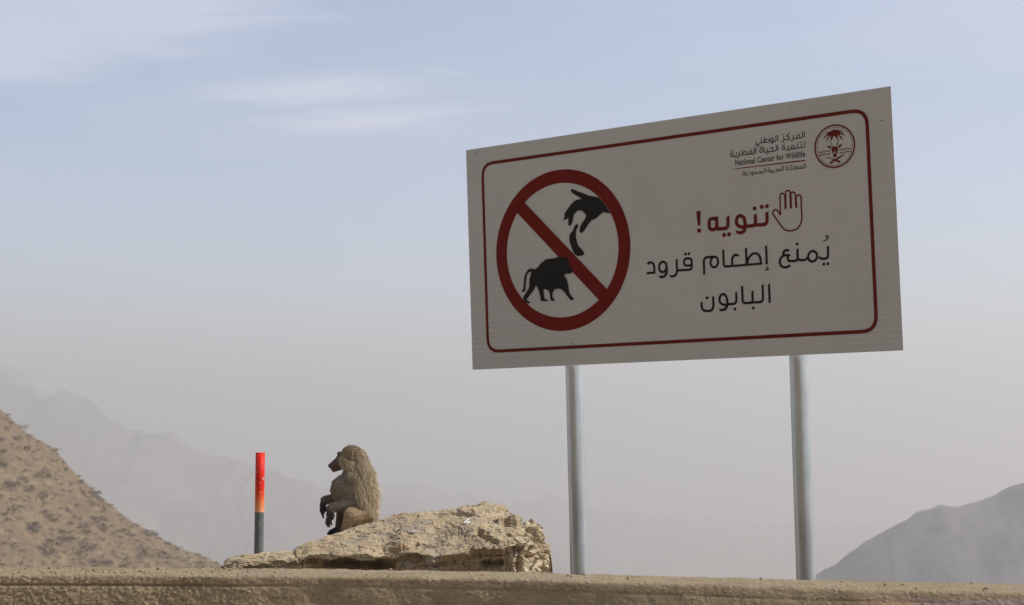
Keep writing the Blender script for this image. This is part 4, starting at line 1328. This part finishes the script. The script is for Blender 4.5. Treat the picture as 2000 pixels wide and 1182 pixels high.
V = np.stack([root - sd * wd, root + sd * wd, mid + sd * wd * .75, mid - sd * wd * .75, tip], 1).reshape(-1, 3)
o5 = np.arange(NH) * 5
F = [(a, a + 1, a + 2, a + 3) for a in o5] + [(a + 3, a + 2, a + 4) for a in o5]
tone = (1 + .12 * lock + .12 * lock2 + rg.normal(0, .13, NH)).clip(.5, 1.7)
hc = base_col * tone[:, None] * 1.5
hc[is_m] *= (.82 + .38 * bk[is_m])[:, None]
fur = mesh_obj('fur', V.tolist(), F, None, body)
ca = fur.data.color_attributes.new('coat', 'FLOAT_COLOR', 'POINT')
h4 = np.ones((NH, 5, 4))
h4[:, :, :3] = hc[:, None, :]
h4[:, :2, :3] *= .8
h4[:, 4, :3] *= 1.2
ca.data.foreach_set('color', h4.ravel())
mt, k, b, n = coat_mat('hair', .55)
fur.data.materials.append(mt)
fur['kind'] = 'stuff'
# ears and eyes
mt, k, b = material('ear_skin', .6)
k.put(b.inputs['Base Color'], k.mix(k.noise(k.new('ShaderNodeTexCoord').outputs['Object'], 80), (.30, .17, .115), (.42, .26, .18)))
for s in (-1, 1):
    bm = bmesh.new()
    bmesh.ops.create_uvsphere(bm, u_segments=18, v_segments=12, radius=1)
    for v in bm.verts:
        v.co = Vector((v.co.x * 3.6 * KB, v.co.y * 1.5 * KB, v.co.z * 7.0 * KB))
        if v.co.y * s > 0 and abs(v.co.x) < 2 * KB and abs(v.co.z) < 4.5 * KB:
            v.co.y -= s * 1.4 * KB
    e = bm_obj('ear', bm, mt, body, True)
    e.location = bp(687, 888.5, 19.5 * s)
    e.rotation_euler = (0, R(8), R(22) * s)
mt, k, b = material('eye_dark', .15)
k.put(b.inputs['Base Color'], k.mix(k.noise(k.new('ShaderNodeTexCoord').outputs['Object'], 90), (.02, .012, .008), (.05, .028, .015)))
for s in (-1, 1):
    bm = bmesh.new()
    bmesh.ops.create_uvsphere(bm, u_segments=12, v_segments=8, radius=2.2 * KB)
    e = bm_obj('eye', bm, mt, body, True)
    e.location = bp(658.5, 894.5, 5.5 * s)

# ------------------------------------------------------------------ shrubs dotted over the left hillside
mt, k, b = material('dry_scrub_leaf', .9, spec=.15)
tc = k.new('ShaderNodeTexCoord').outputs['Object']
oi = k.new('ShaderNodeObjectInfo').outputs['Random']
c = k.mix(k.noise(tc, 2.2, 4, .6), (.21, .155, .10), (.27, .205, .135))
k.put(b.inputs['Base Color'], k.mix(k.m('MULTIPLY', oi, .55), c, (.19, .14, .095)))
def shrub_mesh(seed):
    r = random.Random(seed)
    vs, fs = [], []
    lobes = [(r.uniform(-.7, .7), r.uniform(-.5, .5), r.uniform(.15, .45), r.uniform(.35, .6)) for _ in range(6)]
    for _ in range(150):
        lx, ly, lz, lr = r.choice(lobes)
        t, u = r.uniform(0, 6.283), r.uniform(-.5, 1)
        q = math.sqrt(max(0, 1 - u * u))
        rr = lr * r.uniform(.6, 1.05)
        c_ = Vector((lx + rr * q * math.cos(t), ly + rr * q * math.sin(t), max(.02, lz + rr * u * .8)))
        a = Vector((r.gauss(0, 1), r.gauss(0, 1), r.gauss(0, 1))).normalized()
        b2 = a.orthogonal().normalized()
        s = r.uniform(.07, .15)
        i = len(vs)
        vs += [c_ + a * s, c_ + b2 * s * .6, c_ - a * s, c_ - b2 * s * .6]
        fs.append((i, i + 1, i + 2, i + 3))
    me = bpy.data.meshes.new('shrub')
    me.from_pydata([tuple(v) for v in vs], [], fs)
    me.materials.append(mt)
    return me
SM = [shrub_mesh(s) for s in (11, 12, 13, 14, 15)]
hill = bpy.data.objects['hillside']      # the near left one, in view
hb = BVHTree.FromPolygons([v.co.copy() for v in hill.data.vertices], [p.vertices[:] for p in hill.data.polygons])
rs = random.Random(21)
spots, tries, made = [], 0, []
proto = bpy.data.objects.new('shrub', SM[0])
first = True
while len(spots) < 280 and tries < 16000:
    tries += 1
    if rs.random() < .22:
        px = rs.uniform(-8, 438); py = interp(CREST, px) + rs.uniform(2, 7)
    else:
        px = rs.uniform(-12, 438); py = rs.uniform(interp(CREST, px) + 6, 1112)
    if any((px - a) ** 2 + ((py - b_) * 1.5) ** 2 < (17 if len(spots) < 120 else 9) ** 2 for a, b_ in spots):
        continue
    d = (at(px, py, 100) - EYE).normalized()
    hp, hn, _, _ = hb.ray_cast(EYE, d)
    if hp is None:
        continue
    spots.append((px, py))
    o = proto if first else proto.copy()
    first = False
    o.data = rs.choice(SM)
    C.objects.link(o)
    w = rs.uniform(.38, .75) if len(spots) > 120 else rs.choice([.7, .8, .95, 1.1, 1.25, 1.45, 1.7]) * rs.uniform(.85, 1.1)
    if py - interp(CREST, px) < 16:
        w = min(w, 1.25)
    o.location = hp - Vector((0, 0, .30 * w))
    o.scale = (w * 1.15, w, w * rs.uniform(.7, 1.0))
    o.rotation_euler = (0, 0, rs.uniform(0, 6.28))
    spots[-1] = (px, py)
    made.append((o, px, py, w))

# labels: the ones on the skyline are told by their order, the rest by size and where they stand
ORD = ['first', 'second', 'third', 'fourth', 'fifth', 'sixth', 'seventh', 'eighth', 'ninth', 'tenth', 'eleventh', 'twelfth', 'thirteenth', 'fourteenth', 'fifteenth', 'sixteenth', 'seventeenth', 'eighteenth', 'nineteenth', 'twentieth'] + ['twenty-' + s for s in ('first', 'second', 'third', 'fourth', 'fifth', 'sixth', 'seventh', 'eighth', 'ninth')] + ['thirtieth'] + ['thirty-' + s for s in ('first', 'second', 'third', 'fourth', 'fifth', 'sixth', 'seventh', 'eighth', 'ninth')] + ['fortieth']
sky_line = sorted([t for t in made if t[2] - interp(CREST, t[1]) < 8 and t[1] > 0], key=lambda t: t[1])
for i, (o, px, py, w) in enumerate(sky_line):
    pos = ORD[i] + ' shrub from the left' if i < 40 else 'shrub at the lower right end'
    tag(o, 'dry brown shrub on the skyline of the left hillside, ' + pos, 'shrub', 'dry shrubs on the left hillside')
done = {t[0].name for t in sky_line}
for o, px, py, w in made:
    if o.name in done:
        continue
    size = 'large' if w > 1.35 else 'tiny' if w < .75 else 'small' if w < 1.0 else 'medium'
    drop = py - interp(CREST, px)
    where = 'just under the crest of the left hill' if drop < 40 else 'low on the left hill behind the parapet' if py > 1060 else 'halfway up the left hill'
    side = 'at the left edge' if px < 90 else 'towards the marker post' if px > 230 else 'midway along'
    tag(o, size + ' dry brown shrub ' + where + ', ' + side, 'shrub', 'dry shrubs on the left hillside')
